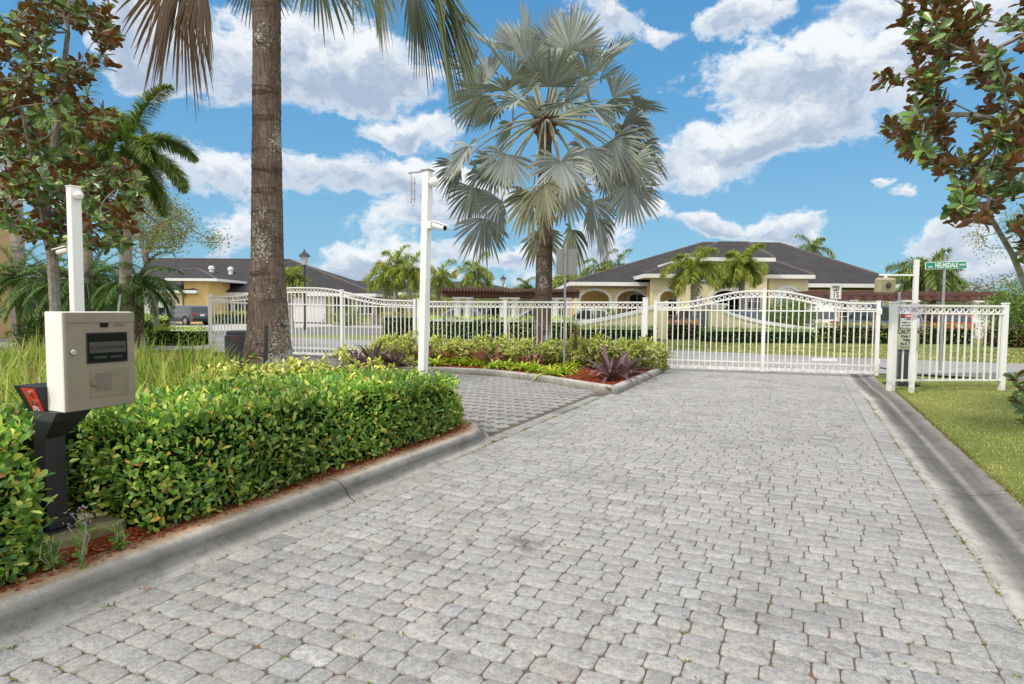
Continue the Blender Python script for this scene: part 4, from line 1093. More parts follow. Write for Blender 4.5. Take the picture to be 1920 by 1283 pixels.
# projecting centre: lower shoulders at 37.5 m, tower at 36.5 m
d = 37.5; zf = Z_(515, d, 1300)
def shoulder(pa, pb, m):
    mb = MB(); mb.box((L_((X_(pa, d)+X_(pb, d))/2), d+2.5-O.y, (zf-.2)/2), (X_(pb, d)-X_(pa, d), 5, zf-.2)); return mb.build('wing', M[m], cl)
CW('entry_wall', [(X_(1220, d), 0), (X_(1300, d), 0), (X_(1300, d), zf-.2), (X_(1220, d), zf-.2)], [arch(X_(1253.5, d), X_(1270, d)-X_(1237, d), .05, Z_(558, d, 1253), Z_(546, d, 1253)-Z_(558, d, 1253))], d, 'cream2', .3)
mb = MB(); arch_band(mb, L_(X_(1253.5, d)), X_(1270, d)-X_(1237, d), .05, Z_(558, d, 1253), Z_(546, d, 1253)-Z_(558, d, 1253), d-O.y, .15, .06); mb.build('arch_trim', M['trimwhite'], cl)
mb = MB(); mb.box((L_(X_(1253, 39)), 39.2-O.y, 1.5), (2.6, .2, 3)); mb.build('recess_wall', M['porch'], cl)
window(cl, L_(X_(1262, 39)), 1.1, .8, 2.1, 39.0-O.y, 2, 4)
mb = MB(); mb.box((L_(X_(1253.5, d)), d-.05-O.y, Z_(533, d, 1253)), (.12, .1, .3), bev=.02); mb.build('wall_lamp', M['lampglass'], cl)
hip(cl, L_(X_(1208, 37)), L_(X_(1525, 37)), 37-O.y, 42.5-O.y, Z_(514, 37, 1300), L_(X_(1275, 39.5)), L_(X_(1455, 39.5)), 39.8-O.y, Z_(490, 39.8, 1380), fas=.23, name='entry_roof')
shoulder(1440, 1514, 'cream2')
mb = MB(); ww = X_(1494, d)-X_(1456, d); zz = Z_(552, d, 1475)
mb.prof(arch(L_(X_(1475, d)), ww, .9, zz, .38, 10), d-.03-O.y, d+.02-O.y); mb.build('arched_panel', M['trimwhite'], cl)
mb = MB(); arch_band(mb, L_(X_(1475, d)), ww, .8, zz, .38, d-.03-O.y, .17, .07); mb.build('arch_trim', M['trimwhite'], cl)
# tower
dt = 36.6; zt_ = Z_(489, dt, 1380); tx0, tx1 = X_(1292, dt), X_(1437, dt)
zs_ = Z_(562, dt, 1360); aw = X_(1388, dt)-X_(1334, dt)
CW('tower_wall', [(tx0, 0), (tx1, 0), (tx1, zt_), (tx0, zt_)], [arch(X_(1361, dt), aw, .05, zs_, Z_(545, dt, 1361)-zs_)], dt, 'cream2', .3)
mb = MB(); mb.box((L_(tx0+.13), dt+3.3-O.y, zt_/2), (.25, 6, zt_-.02)); mb.box((L_(tx1-.13), dt+3.3-O.y, zt_/2), (.25, 6, zt_-.02)); mb.build('tower_side', M['cream2'], cl)
mb = MB(); arch_band(mb, L_(X_(1361, dt)), aw, .05, zs_, Z_(545, dt, 1361)-zs_, dt-O.y, .2, .08); mb.build('arch_trim', M['trimwhite'], cl)
mb = MB(); mb.box((L_(X_(1361, 39)), 38.9-O.y, 1.6), (3.4, .2, 3.2)); mb.build('recess_wall', M['brown'], cl)
window(cl, L_(X_(1361, 38.7)), 1.2, 1.5, 2.2, 38.6-O.y, 2, 4)
window(cl, L_(X_(1318, dt)), Z_(518, dt, 1318), .9, .55, dt-.02-O.y, 2, 1)
window(cl, L_(X_(1412, dt)), Z_(572, dt, 1412), .8, 1.3, dt-.02-O.y, 2, 3)
for px in (1309, 1398):
    mb = MB(); mb.lathe((L_(X_(px, dt-.3)), dt-.3-O.y, 0), [(.2, 0), (.15, .15), (.14, 2.0), (.22, 2.1), (.22, 2.3)], 12); mb.build('column', M['trimwhite'], cl, smooth=True)
hip(cl, L_(X_(1284, 36)), L_(X_(1450, 36)), 36-O.y, 43-O.y, Z_(483, 36, 1380), L_(X_(1345, 39.5)), L_(X_(1400, 39.5)), 39.5-O.y, Z_(455, 39.5, 1370), fas=.22, name='tower_roof')
# right wing face
d = 40; CW('wall', [(X_(1514, d), 0), (X_(1692, d), 0), (X_(1692, d), zl), (X_(1514, d), zl)], [], 40, 'cream')
for px in (1540, 1590, 1640): window(cl, L_(X_(px, 39.9)), 1.35, 1.1, 1.5, 39.97-O.y, 2, 3)

# ---- entrance walls with swooping white coping ----
def swoosh(lab, pxs, d0, m='cream2', pil=None):
    a = D(pxs[0][0], 600, d0); t = thing('entrance_wall', lab, 'wall', (a.x, a.y, 0)); O2 = Vector(t.location)
    pts = [(X_(px, d0)-O2.x, Z_(py, d0, px)) for px, py in pxs]
    mb = MB(); mb.wall([(pts[0][0], 0)]+[(pts[-1][0], 0)]+[(x, z) for x, z in pts[::-1]], [], 0, .3); mb.build('wall_face', M[m], t)
    mb = MB(); th = .17
    for (x0, z0), (x1, z1) in zip(pts, pts[1:]):
        mb.add([(x0, -.06, z0), (x1, -.06, z1), (x1, .36, z1), (x0, .36, z0), (x0, -.06, z0+th), (x1, -.06, z1+th), (x1, .36, z1+th), (x0, .36, z0+th)],
               [(3, 2, 1, 0), (4, 5, 6, 7), (0, 1, 5, 4), (2, 3, 7, 6)]+([(1, 2, 6, 5)] if (x1, z1) == pts[-1] else [])+([(3, 0, 4, 7)] if (x0, z0) == pts[0] else []))
    mb.build('coping', M['trimwhite'], t)
    if pil:
        for (px, pyt, wp) in pil:
            x = X_(px, d0)-O2.x; zt = Z_(pyt, d0, px); w_ = wp
            mb = MB(); mb.box((x, .15, zt/2-.1), (w_, w_, zt-.2), bev=.02); mb.build('pier', M[m], t)
            mb = MB(); mb.box((x, .15, zt-.16), (w_+.18, w_+.18, .12), bev=.03); mb.box((x, .15, zt-.04), (w_+.32, w_+.32, .12), bev=.03); mb.build('pier_cap', M['trimwhite'], t)
    return t
swoosh('cream entrance wall whose white coping sweeps up to the right beside the silver palm', [(1062, 611), (1090, 609), (1120, 604), (1150, 599), (1180, 592), (1205, 586), (1228, 579), (1252, 571)], 30, pil=((1062, 606, .55),))
swoosh('cream entrance wall whose white coping sweeps down to the right behind the humped gate', [(1336, 576), (1352, 585), (1375, 594), (1400, 601), (1430, 608), (1465, 613), (1500, 618), (1545, 623)], 29, pil=((1344, 570, .55), (1543, 621, .55)))
# ---- pergolas ----
def pergola(lab, xa, xb, d, y_top, y_beam, y_bot, cols, nraft, group=None):
    p = D((xa+xb)/2, 600, d); t = thing('pergola', lab, 'pergola', (p.x, p.y, 0)); O2 = Vector(t.location)
    x0, x1 = X_(xa, d)-O2.x, X_(xb, d)-O2.x; pm = (xa+xb)/2
    zt, zm, zb = Z_(y_top, d, pm), Z_(y_beam, d, pm), Z_(y_bot, d, pm)
    mb = MB()
    for yy in (0, 2.6): mb.box(((x0+x1)/2, yy, (zm+zb)/2), (x1-x0, .12, zm-zb))
    mb.build('beam', M['brown'], t)
    r0 = None
    for i in range(nraft):
        x = x0+(x1-x0)*(i+.5)/nraft
        if r0 is None:
            mb = MB(); mb.prof([(-.0, 0)], 0, 0) if False else None
            mb.add([(-.05, -.55, zm+.05), (-.05, -.45, zm), (-.05, 3.1, zm), (-.05, 3.1, zt), (-.05, -.55, zt), (.05, -.55, zm+.05), (.05, -.45, zm), (.05, 3.1, zm), (.05, 3.1, zt), (.05, -.55, zt)],
                   [(0, 1, 2, 3, 4), (9, 8, 7, 6, 5), (0, 5, 6, 1), (1, 6, 7, 2), (2, 7, 8, 3), (3, 8, 9, 4), (4, 9, 5, 0)])
            r0 = mb.build('rafter', M['brown'], t); o = r0
        else: o = r0.copy(); COL.objects.link(o)
        o.location = (x, 0, 0)
    for px, pair in cols:
        for dx in ((-.3, .3) if pair else (0,)):
            x = X_(px, d)-O2.x+dx
            mb = MB(); mb.lathe((x, 0, 0), [(.25, 0), (.25, .9), (.19, .92), (.18, zb-.18), (.24, zb-.1), (.25, zb-.006)], 14); c_o = mb.build('column', M['trimwhite'], t, smooth=True)
        if pair:
            mb = MB(); x = X_(px, d)-O2.x; mb.box((x, 0, .5), (1.1, .5, 1.0), bev=.03); mb.build('plinth', M['trimwhite'], t); mb = MB(); mb.box((x, -.02, zb-.05), (1.15, .45, .1)); mb.build('capital', M['trimwhite'], t)
    return t
pergola('long brown timber pergola on paired white columns left of the silver palm', 828, 1086, 34, 541.5, 549, 558, ((868, 1), (955, 1), (1010, 0), (1052, 1)), 44)
pergola('brown timber pergola on white columns right of the cream clubhouse', 1512, 1886, 33.5, 546.5, 555, 563, ((1545, 1), (1600, 0), (1700, 1), (1838, 1)), 17)

# ---- houses on the left ----
def house(lab, d, x0p, x1p, yeave, ridge, zwall='cream', depth=12, parts=()):
    p = D((x0p+x1p)/2, 600, d); t = thing('villa', lab, 'house', (p.x, p.y, 0)); O2 = Vector(t.location)
    X0, X1 = X_(x0p, d)-O2.x, X_(x1p, d)-O2.x; ze = Z_(yeave, d, (x0p+x1p)/2)
    (rp0, rp1, yr) = ridge; dr_ = d+depth/2
    hip(t, X0, X1, 0, depth, ze, X_(rp0, dr_)-O2.x, X_(rp1, dr_)-O2.x, depth/2, Z_(yr, dr_, (rp0+rp1)/2), fas=.28)
    mb = MB(); mb.box(((X0+X1)/2, .6+depth/2-.3, (ze-.28)/2), (X1-X0-1.2, depth-1.2, ze-.28)); mb.build('wall', M[zwall], t)
    return t, O2, ze
h1, O1, ze1 = house('low cream house with long dark tiled roof behind the parked dark car', 56, 240, 705, 549, (283, 545, 486), depth=16)
def at1(px, d=56): return X_(px, d)-O1.x
# entry pop-up gable, porch and garage
def block(t, O2, pa, pb, d, ztop, m, dep=3, name='bay'):
    mb = MB(); xa, xb = X_(pa, d)-O2.x, X_(pb, d)-O2.x; mb.box(((xa+xb)/2, d+dep/2-O2.y, ztop/2), (xb-xa, dep, ztop)); return mb.build(name, M[m], t)
d = 53
block(h1, O1, 346, 392, d, Z_(526, d, 370), 'porch', 4)
hip(h1, X_(312, 52.3)-O1.x, X_(407, 52.3)-O1.x, 52.3-O1.y, 60-O1.y, Z_(522, 52.3, 360), X_(345, 56)-O1.x, X_(375, 56)-O1.x, 56-O1.y, Z_(505, 56, 360), fas=.22, name='entry_roof')
block(h1, O1, 262, 342, 53, Z_(548, 53, 300), 'cream2', 6, 'garage')
hip(h1, X_(245, 52.5)-O1.x, X_(368, 52.5)-O1.x, 52.5-O1.y, 60-O1.y, Z_(544, 52.5, 300), X_(280, 56)-O1.x, X_(330, 56)-O1.x, 56-O1.y, Z_(527, 56, 300), fas=.25, name='garage_roof')
mb = MB(); zg_ = Z_(557, 52.9, 300); xa, xb = X_(266, 52.9)-O1.x, X_(326, 52.9)-O1.x
for i in range(4): mb.box(((xa+xb)/2, 52.93-O1.y, zg_*(i+.5)/4), (xb-xa, .06, zg_/4-.03))
mb.build('garage_door', M['garage'], h1)
for px, w_ in ((418, 1.9), (452, 1.6)): window(h1, at1(px, 56.5), 1.75, w_, 1.5, .55, 3, 2)
for px in (580, 640, 685): window(h1, at1(px, 56.5), 1.7, 1.4, 1.6, .55, 2, 2)
mb = MB(); mb.box((at1(565, 56.3), .50, 1.25), (4.2, .06, 2.3)); mb.build('garage_door', M['garage'], h1)
for (px, py) in ((396, 506), (432, 508)):
    x = at1(px, 60); mb = MB(); zc = Z_(py, 60, px); mb.lathe((x, 4.2, zc-.5), [(.2, 0), (.2, .55), (.28, .56), (.26, .8), (.1, .9)], 10); mb.build('roof_vent', M['trimwhite'], h1, smooth=True)
h2, O2_, ze2 = house('second low house with dark roof further right behind the humped gate', 66, 600, 790, 548, (655, 740, 528), depth=14)
mb = MB(); mb.box((X_(690, 65.8)-O2_.x, .5, 1.2), (5.0, .06, 2.4)); mb.build('garage_door', M['garage'], h2)
for px in (640, 750): window(h2, X_(px, 66)-O2_.x, 1.6, 1.5, 1.5, .55, 2, 2)
h3, O3_, _ = house('distant dark roofed house seen between the foxtail palms and the pergola', 80, 690, 1010, 553, (770, 900, 529), depth=16)
for px in (800, 880, 940): window(h3, X_(px, 80)-O3_.x, 1.6, 1.6, 1.5, .55, 2, 2)
# far left gatehouse corner
gp_ = D(12, 600, 22); gh = thing('gatehouse', 'tan stucco gatehouse corner at the left edge of the view', 'building', (gp_.x, gp_.y, 0)); O4 = Vector(gh.location)
mb = MB(); xr = X_(29, 28)-O4.x; ztp = Z_(270, 22, 20); mb.box((xr-3, 3, ztp/2), (6, 6, ztp)); mb.build('wall', M['tan'], gh)
mb = MB(); mb.box((xr-3, 3, .1), (6.1, 6.1, .3)); mb.build('plinth', M['tan'], gh)
mb = MB(); mb.add([(xr-7, -.4, ztp), (xr+.35, -.4, ztp), (xr+.35, 6.4, ztp), (xr-7, 6.4, ztp), (xr-3, 3, ztp+1.2)], [(0, 1, 4), (1, 2, 4), (2, 3, 4), (3, 0, 4), (3, 2, 1, 0)]); mb.build('roof', M['roof'], gh)
# pale blue-white house piece behind the palms
hb = thing('garden_pavilion', 'pale house wall with a grey window behind the dark date palms at left', 'house', (X_(58, 40), 40, 0)); O5 = Vector(hb.location)
mb = MB(); mb.box((-.6, 2, 1.6), (4, 4, 3.2)); mb.build('wall', mat('pale_blue_stucco', (.55, .62, .62), .9, .05, 1.5), hb)
window(hb, X_(57, 40)-O5.x, Z_(565, 40, 57), 1.1, 2.2, -.03, 1, 2)
hip(hb, -3.2, 2.0, -.6, 4.6, 3.3, -1.2, .2, 2, 4.2, fas=.2)

# ================================================================== CARS
def make_car(name, lab, cat, loc, rz, paint, kind='suv', L=4.5, Wd=1.82, Hh=1.68, group='cars parked beyond the fence'):
    t = thing(name, lab, cat, loc, rz, group)
    zb = .28; zw = .95 if kind == 'suv' else .86
    if kind == 'suv': cab = [(-.47, zw), (-.42, Hh*.93), (-.36, Hh), (.05, Hh), (.22, Hh*.72+.15), (.30, zw+.04)]; hood = [(.30, zw+.02), (.46, zw-.1), (.5, .72)]
    elif kind == 'sedan': cab = [(-.34, zw), (-.22, Hh*.97), (-.1, Hh), (.04, Hh*.98), (.22, zw+.02)]; hood = [(.22, zw), (.45, zw-.14), (.5, .62)]
    else: cab = [(-.08, zw), (-.06, Hh), (.10, Hh), (.24, zw+.05)]; hood = [(.24, zw), (.46, zw-.05), (.5, .75)]
    # body: cross sections along the length
    n = 15; hw = Wd/2
    lower = []
    def top(u):
        pts = ([(-.5, zw-.12), (-.485, zw)] if kind != 'sedan' else [(-.5, zw-.14), (-.48, zw+.0), (-.34, zw+.02)])+[(-.3, zw), (.2, zw)]+hood
        for (a, za), (b, zb_) in zip(pts, pts[1:]):
            if a <= u <= b: return za+(zb_-za)*(u-a)/max(1e-6, b-a)
        return pts[-1][1]
    mb = MB(); us = [-.5, -.49, -.46, -.4, -.3, -.2, -.1, 0, .1, .2, .3, .38, .45, .48, .5]; secs = []
    for u in us:
        e = abs(u)/.5; k = 1-.14*max(0, (e-.8)/.2)**2; zt = top(u); w_ = hw*k; z0 = zb+(.1 if e > .95 else 0)
        secs += [(u*L, -w_*.93, z0), (u*L, -w_, z0+.18), (u*L, -w_, zt-.18), (u*L, -w_*.93, zt), (u*L, w_*.93, zt), (u*L, w_, zt-.18), (u*L, w_, z0+.18), (u*L, w_*.93, z0)]
    fs = [(i*8+j, i*8+(j+1) % 8, i*8+8+(j+1) % 8, i*8+8+j) for i in range(len(us)-1) for j in range(8)]+[tuple(range(7, -1, -1)), tuple(range((len(us)-1)*8, len(us)*8))]
    mb.add(secs, fs); mb.build('body', paint, t, smooth=True)
    # cabin
    mb = MB(); vs = []
    m_ = len(cab)
    for s in (-1, 1):
        for (u, z) in cab:
            tp = (z-zw)/(Hh-zw); vs.append((u*L, s*hw*(.95-.17*tp), z-(.02 if tp < .1 else 0)))
    fs = [tuple(range(m_-1, -1, -1)), tuple(range(m_, 2*m_))]+[(i, i+1, m_+i+1, m_+i) for i in range(m_-1)]+[(m_-1, 0, m_, 2*m_-1)]
    mb.add(vs, fs); mb.build('cabin', paint, t)
    # side glass, windscreen and rear glass, slightly proud
    def lerp_cab(u, z, s, out=.012):
        tp = (z-zw)/(Hh-zw); return (u*L, s*(hw*(.95-.17*tp)+out), z)
    zl_, zh = zw+.06, Hh-.11
    def xat(z, front):
        pts = cab if not front else cab[::-1]
        for (a, za), (b, zb_) in zip(pts, pts[1:]):
            if min(za, zb_) <= z <= max(za, zb_): return a+(b-a)*(z-za)/(zb_-za)
        return pts[0][0]
    for s in (-1, 1):
        mb = MB(); a0, a1, b0, b1 = xat(zl_, 0)+.025, xat(zh, 0)+.03, xat(zl_, 1)-.02, xat(zh, 1)-.02
        q = [lerp_cab(a0, zl_, s), lerp_cab(b0, zl_, s), lerp_cab(b1, zh, s), lerp_cab(a1, zh, s)]; mb.add(q, [(0, 1, 2, 3)]); mb.build('side_window', M['autoglass'], t)
        mb = MB(); mid = (a1+b1)/2; mb.add([lerp_cab(mid-.008, zl_, s, .018), lerp_cab(mid+.008, zl_, s, .018), lerp_cab(mid+.008, zh, s, .018), lerp_cab(mid-.008, zh, s, .018)], [(0, 1, 2, 3)]); mb.build('door_pillar', paint, t)
    for front, nm in ((0, 'rear_window'), (1, 'windscreen')):
        mb = MB(); k = .012/L*(1 if front else -1); u0, u1 = xat(zl_+.02, front)+k, xat(zh, front)+k
        mb.add([(u0*L, -hw*.82, zl_+.02), (u0*L, hw*.82, zl_+.02), (u1*L, hw*.72, zh), (u1*L, -hw*.72, zh)], [(0, 1, 2, 3)]); mb.build(nm, M['autoglass'], t)
    wh = None
    for u in (-.31, .32):
        for s in (-1, 1):
            r_ = .345; c = (u*L, s*(hw-.10), r_); mb = MB()
            mb.tube([(c[0], c[1]-.12, r_), (c[0], c[1]-.10, r_), (c[0], c[1]+.10, r_), (c[0], c[1]+.12, r_)], [r_-.03, r_, r_, r_-.03], 20); w_o = mb.build('wheel', M['tyre'], t)
            mb = MB(); mb.tube([(c[0], c[1]+s*.115, r_), (c[0], c[1]+s*.128, r_)], r_*.64, 16); mb.build('rim', M['rim'], w_o)
            mb = MB()
            for k in range(5):
                a = 2*math.pi*k/5; mb.add([(c[0]+math.cos(a+d_)*rr, c[1]+s*.131, r_+math.sin(a+d_)*rr) for d_, rr in ((.30, .09), (.95, .09), (.82, .2), (.43, .2))], [(0, 1, 2, 3)])
            mb.build('rim_opening', M['ink'], w_o)
            mb = MB(); mb.torus((c[0], s*(hw+.004), r_+.02), r_+.035, .03, n=20); 
            mb.build('wheel_arch', M['blackrough'], t)
    for s in (-1, 1):
        mb = MB(); mb.box((-.492*L, s*hw*.70, zw-.09), (.07, hw*.42, .15), bev=.02); mb.build('tail_lamp', M['tail'], t)
        mb = MB(); mb.box((.478*L, s*hw*.68, .68), (.10, hw*.36, .13), bev=.02); mb.build('headlight', M['head'], t)
        mb = MB(); mb.box((.14*L, s*(hw+.09), zw+.04), (.12, .18, .11), bev=.02); mb.build('mirror', paint, t)
    mb = MB(); mb.box((-.498*L, 0, .42), (.08, Wd*.86, .22), bev=.03); mb.build('rear_bumper', M['blackrough'], t); mb = MB(); mb.box((.496*L, 0, .42), (.08, Wd*.84, .22), bev=.03); mb.build('front_bumper', M['blackrough'], t)
    mb = MB(); mb.box((-.503*L, 0, zw-.16), (.03, .34, .16)); mb.build('number_plate', M['signwhite'], t)
    if kind == 'truck':
        mb = MB(); mb.box((-.29*L, 0, zw+.03), (.40*L, Wd*.9, .06)); mb.build('bed_cover', M['blackrough'], t)
    return t
P_ = {}
def PT(k, c, metal=.3):
    if k not in P_: P_[k] = car_paint(k, c, metal)
    return P_[k]
cars = [
    ('parked_car', 'dark grey sport utility car parked on the driveway of the cream house', 'car', 350, 49, R(150), PT('graphite_paint', (.11, .115, .13)), 'suv', 4.1, 1.55, .0),
    ('parked_car', 'pale silver car behind the picket fence, left of the white pickup', 'car', 858, 37, R(170), PT('silver_paint', (.42, .44, .46)), 'sedan', 4.6, 1.48, 0),
    ('parked_car', 'dark sedan tucked between the silver car and the white pickup', 'car', 893, 41, R(200), PT('black_paint', (.02, .022, .025)), 'sedan', 4.6, 1.46, 0),
    ('pickup_truck', 'large white pickup behind the long picket fence', 'pickup', 942, 37, R(186), PT('white_paint', (.72, .72, .72), 0), 'truck', 5.6, 1.85, 0),
    ('parked_car', 'maroon car right of the white pickup behind the long fence', 'car', 998, 40, R(190), PT('maroon_paint', (.10, .02, .025)), 'sedan', 4.6, 1.45, 0),
    ('parked_car', 'white car seen just left of the cream swooping wall beside the silver palm', 'car', 1098, 36.3, R(178), PT('white_paint', (.72, .72, .72), 0), 'sedan', 4.8, 1.5, 0),
    ('parked_car', 'dark green car in front of the clubhouse central arch', 'car', 1318, 33.8, R(10), PT('dark_green_paint', (.03, .05, .045)), 'sedan', 4.5, 1.45, 0),
    ('parked_car', 'blue car behind the down sweeping entrance wall', 'car', 1412, 33.5, R(-5), PT('blue_paint', (.07, .11, .20)), 'sedan', 4.5, 1.45, 0),
    ('parked_car', 'white sport utility car left of the twin pergola columns', 'car', 1515, 34.5, R(80), PT('white_paint', (.72, .72, .72), 0), 'suv', 4.6, 1.7, 0),
    ('parked_car', 'steel blue sport utility car behind the red green hedge beside the gate post', 'car', 1645, 32, R(95), PT('steel_blue_paint', (.16, .22, .32)), 'suv', 4.6, 1.75, 0),
    ('parked_car', 'bright red car behind the hedge under the street name sign', 'car', 1752, 35, R(88), PT('red_paint', (.40, .02, .03), 0), 'suv', 4.2, 1.5, -.1),
    ('parked_car', 'black sport utility car right of the red car under the pergola', 'car', 1815, 38, R(70), PT('black_paint', (.02, .022, .025)), 'suv', 4.7, 1.75, 0),
    ('parked_car', 'dark blue car parked at the right end of the pergola', 'car', 1872, 34, R(160), PT('navy_paint', (.035, .06, .09)), 'suv', 4.7, 1.62, 0),
]
for (nm, lab, cat_, px, d, rz, paint, kind, L, H_c, z) in cars:
    p = D(px, 600, d); make_car(nm, lab, cat_, (p.x, p.y, z), rz, paint, kind, L, 1.82, H_c)
# ================================================================== VEGETATION
HEDGE = [(5, (.11, .22, .035)), (4, (.06, .135, .028)), (3.6, (.19, .30, .05)), (2.2, (.33, .41, .08)), (1.3, (.48, .48, .11)), (.3, (.45, .25, .06)), (.15, (.28, .14, .06))]
def hedge(name, lab, cat, uvp, z0, ztop, dens, leafL, pal=HEDGE, tall=None, dark=.95, group=None, core='core', matl='leaf', loc=None, per=None, simple=False, top_bright=1.42, topfn=None):
    """clipped hedge: closed footprint polygon (world xy), dense leaf shell over a dark core"""
    P = [Vector((p[0], p[1], 0)) for p in uvp]; c = sum(P, Vector())/len(P)
    if sum(a.x*b.y-b.x*a.y for a, b in zip(P, P[1:]+P[:1])) < 0: P = P[::-1]
    t = thing(name, lab, cat, (c.x, c.y, z0), 0, group); H = ztop-z0
    tf = topfn or (lambda x, y: 1.0)
    n = len(P); nodes = []
    ins = leafL*1.1
    mb = MB(); k = len(P); inner = []
    for i, p in enumerate(P):
        a, b = P[i-1], P[(i+1) % n]; tt = ((p-a).normalized()+(b-p).normalized()).normalized(); nn = Vector((tt.y, -tt.x, 0)); inner.append((p-nn*ins, nn))
    mb.prism([(p.x, p.y) for p, _ in inner], z0+.02, z0+H*.80); core_o = mb.build('shade_core', M[core], t, off=t.location)  # solid filler behind the leaves, coloured dark as the hedge's inner shade
    for v in core_o.data.vertices:
        if v.co.z > H*.5: v.co.z *= tf(v.co.x+c.x, v.co.y+c.y)
    L = Leaves()
    def bump_(x, y, z): return mnoise.noise(Vector((x*2.1, y*2.1, z*2.1)))*.045+mnoise.noise(Vector((x*6, y*6, z*6)))*.025
    pos = []; nr = []; hh = []
    R0 = min(.34, H*.5)
    for i in range(n):     # sides
        a, b = P[i], P[(i+1) % n]; ln = (b-a).length; tt = (b-a).normalized(); nn = Vector((tt.y, -tt.x, 0))
        for _ in range(int(ln*H*dens)):
            s = random.random(); z = random.random(); dz = (z*H); p = a.lerp(b, s)
            ht = H*tf(p.x, p.y); dz = z*ht
            e = max(0, dz-(ht-R0))/R0; inn = R0*(1-math.sqrt(max(0, 1-e*e)))
            d = -inn+bump_(p.x, p.y, dz)-random.random()**2*leafL*1.6+(random.random()**6)*.07
            pos.append((p.x+nn.x*d, p.y+nn.y*d, dz)); nr.append((nn.x, nn.y, .25+e)); hh.append(z)
    xs = [p.x for p in P]; ys = [p.y for p in P]; PP = [(p.x, p.y) for p in P]
    area = abs(sum(a.x*b.y-b.x*a.y for a, b in zip(P, P[1:]+P[:1])))/2
    bb = (max(xs)-min(xs))*(max(ys)-min(ys)); cnt = int(bb*dens*(1.0))
    for _ in range(cnt):
        x = random.uniform(min(xs), max(xs)); y = random.uniform(min(ys), max(ys))
        if not inpoly(x, y, PP): continue
        pos.append((x, y, H*tf(x, y)+bump_(x, y, 5)*1.0-random.random()**2*leafL*1.2+random.random()**7*leafL*1.6)); nr.append((0, 0, 1)); hh.append(1.25)
    pos = np.array(pos)-np.array([c.x, c.y, 0]); nr = np.array(nr); hh = np.array(hh); k = len(pos)
    A = norm(norm(nr)*.55+rdir(k)*.8+np.array([0, 0, .45])); N = norm(norm(nr)*.8+rdir(k)*.7+np.array([0, 0, .5]))
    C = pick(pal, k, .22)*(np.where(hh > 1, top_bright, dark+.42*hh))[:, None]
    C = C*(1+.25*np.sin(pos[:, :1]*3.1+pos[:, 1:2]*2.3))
    L.leaves(pos, A, N, leafL*(.45+.85*rs.rand(k)), leafL*.46*(.6+.65*rs.rand(k)), C, simple=simple)
    L.build('foliage', M[matl], t); return t
def tf_main(x, y):
    v = x*RV.x+y*RV.y; u = x*RU.x+y*RU.y
    f = 1.0-.10*min(1, max(0, (v-2.6)/2.0))
    if v > 4.6: f -= .20*min(1, (v-4.6)/1.6)**1.3
    if u < -4.6: f -= .06*min(1, (-u-4.6)/.4)
    return f
hA = [uv(-3.34, 2.22), uv(-3.37, 3.5), uv(-3.38, 4.6), uv(-3.38, 5.5), uv(-3.5, 5.95), uv(-3.8, 6.25), uv(-4.3, 6.5), uv(-4.8, 6.45), uv(-4.85, 5.2), uv(-4.8, 3.8), uv(-4.55, 2.8), uv(-4.55, .8), uv(-4.15, 1.2), uv(-4.05, 2.2)]
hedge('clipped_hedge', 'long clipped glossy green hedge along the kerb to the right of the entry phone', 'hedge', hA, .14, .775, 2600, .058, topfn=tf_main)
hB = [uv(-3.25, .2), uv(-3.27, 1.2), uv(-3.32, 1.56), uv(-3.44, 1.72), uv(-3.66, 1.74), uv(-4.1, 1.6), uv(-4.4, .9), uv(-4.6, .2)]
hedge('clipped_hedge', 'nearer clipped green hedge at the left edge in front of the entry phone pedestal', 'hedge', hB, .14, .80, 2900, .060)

# --- red mulch chips, fallen leaves and little weeds
def scatter_poly(P, n):
    xs = [p[0] for p in P]; ys = [p[1] for p in P]; out = []
    while len(out) < n:
        x = random.uniform(min(xs), max(xs)); y = random.uniform(min(ys), max(ys))
        if inpoly(x, y, [(p[0], p[1]) for p in P]): out.append((x, y))
    return out
L = Leaves()
band = [uv(-3.22, .5), uv(-3.22, 5.6), uv(-3.42, 6.15), uv(-3.9, 6.3), uv(-3.9, 5.2), uv(-3.5, 4.8), uv(-3.5, .5)]
pts = np.array([(x, y, .150+random.random()*.012) for x, y in scatter_poly(band, 3600)]); k = len(pts)
L.leaves(pts, rdir(k)*[1, 1, .15], np.array([0, 0, 1])+rs.randn(k, 3)*.3, .02+.035*rs.rand(k), .006+.008*rs.rand(k), pick([(4, (.28, .055, .03)), (2, (.15, .04, .02)), (1, (.38, .17, .10)), (1, (.30, .22, .15))], k, .3), simple=True)
bp = [(p[0], p[1]) for p in BEDP]; pts = np.array([(x, y, .105+random.random()*.015) for x, y in scatter_poly(bp, 9000)]); k = len(pts)
L.leaves(pts, rdir(k)*[1, 1, .15], np.array([0, 0, 1])+rs.randn(k, 3)*.3, .05+.05*rs.rand(k), .012+.014*rs.rand(k), pick([(4, (.34, .06, .03)), (2, (.17, .04, .02)), (1, (.42, .18, .10))], k, .3), simple=True)
o = L.build('mulch_chips', mat_leaf('mulch_chip', .9, 0, spec=.1)); tag(o, 'red brown bark chips lying in the planting beds behind the kerbs', 'mulch', kind='stuff')
L = Leaves(); N_ = 170
P = np.array([tuple(uv(random.choice((UL+.02, -3.28, random.uniform(UL, UR))) if i > 60 else random.uniform(-3.32, -3.16), random.uniform(1.0, 9), 0)) for i in range(N_)])
un = P[:, 0]*RU.x+P[:, 1]*RU.y; P[:, 2] = np.where(un < -3.15, .158, np.where(un < UL+.03, .03, .017)); k = N_
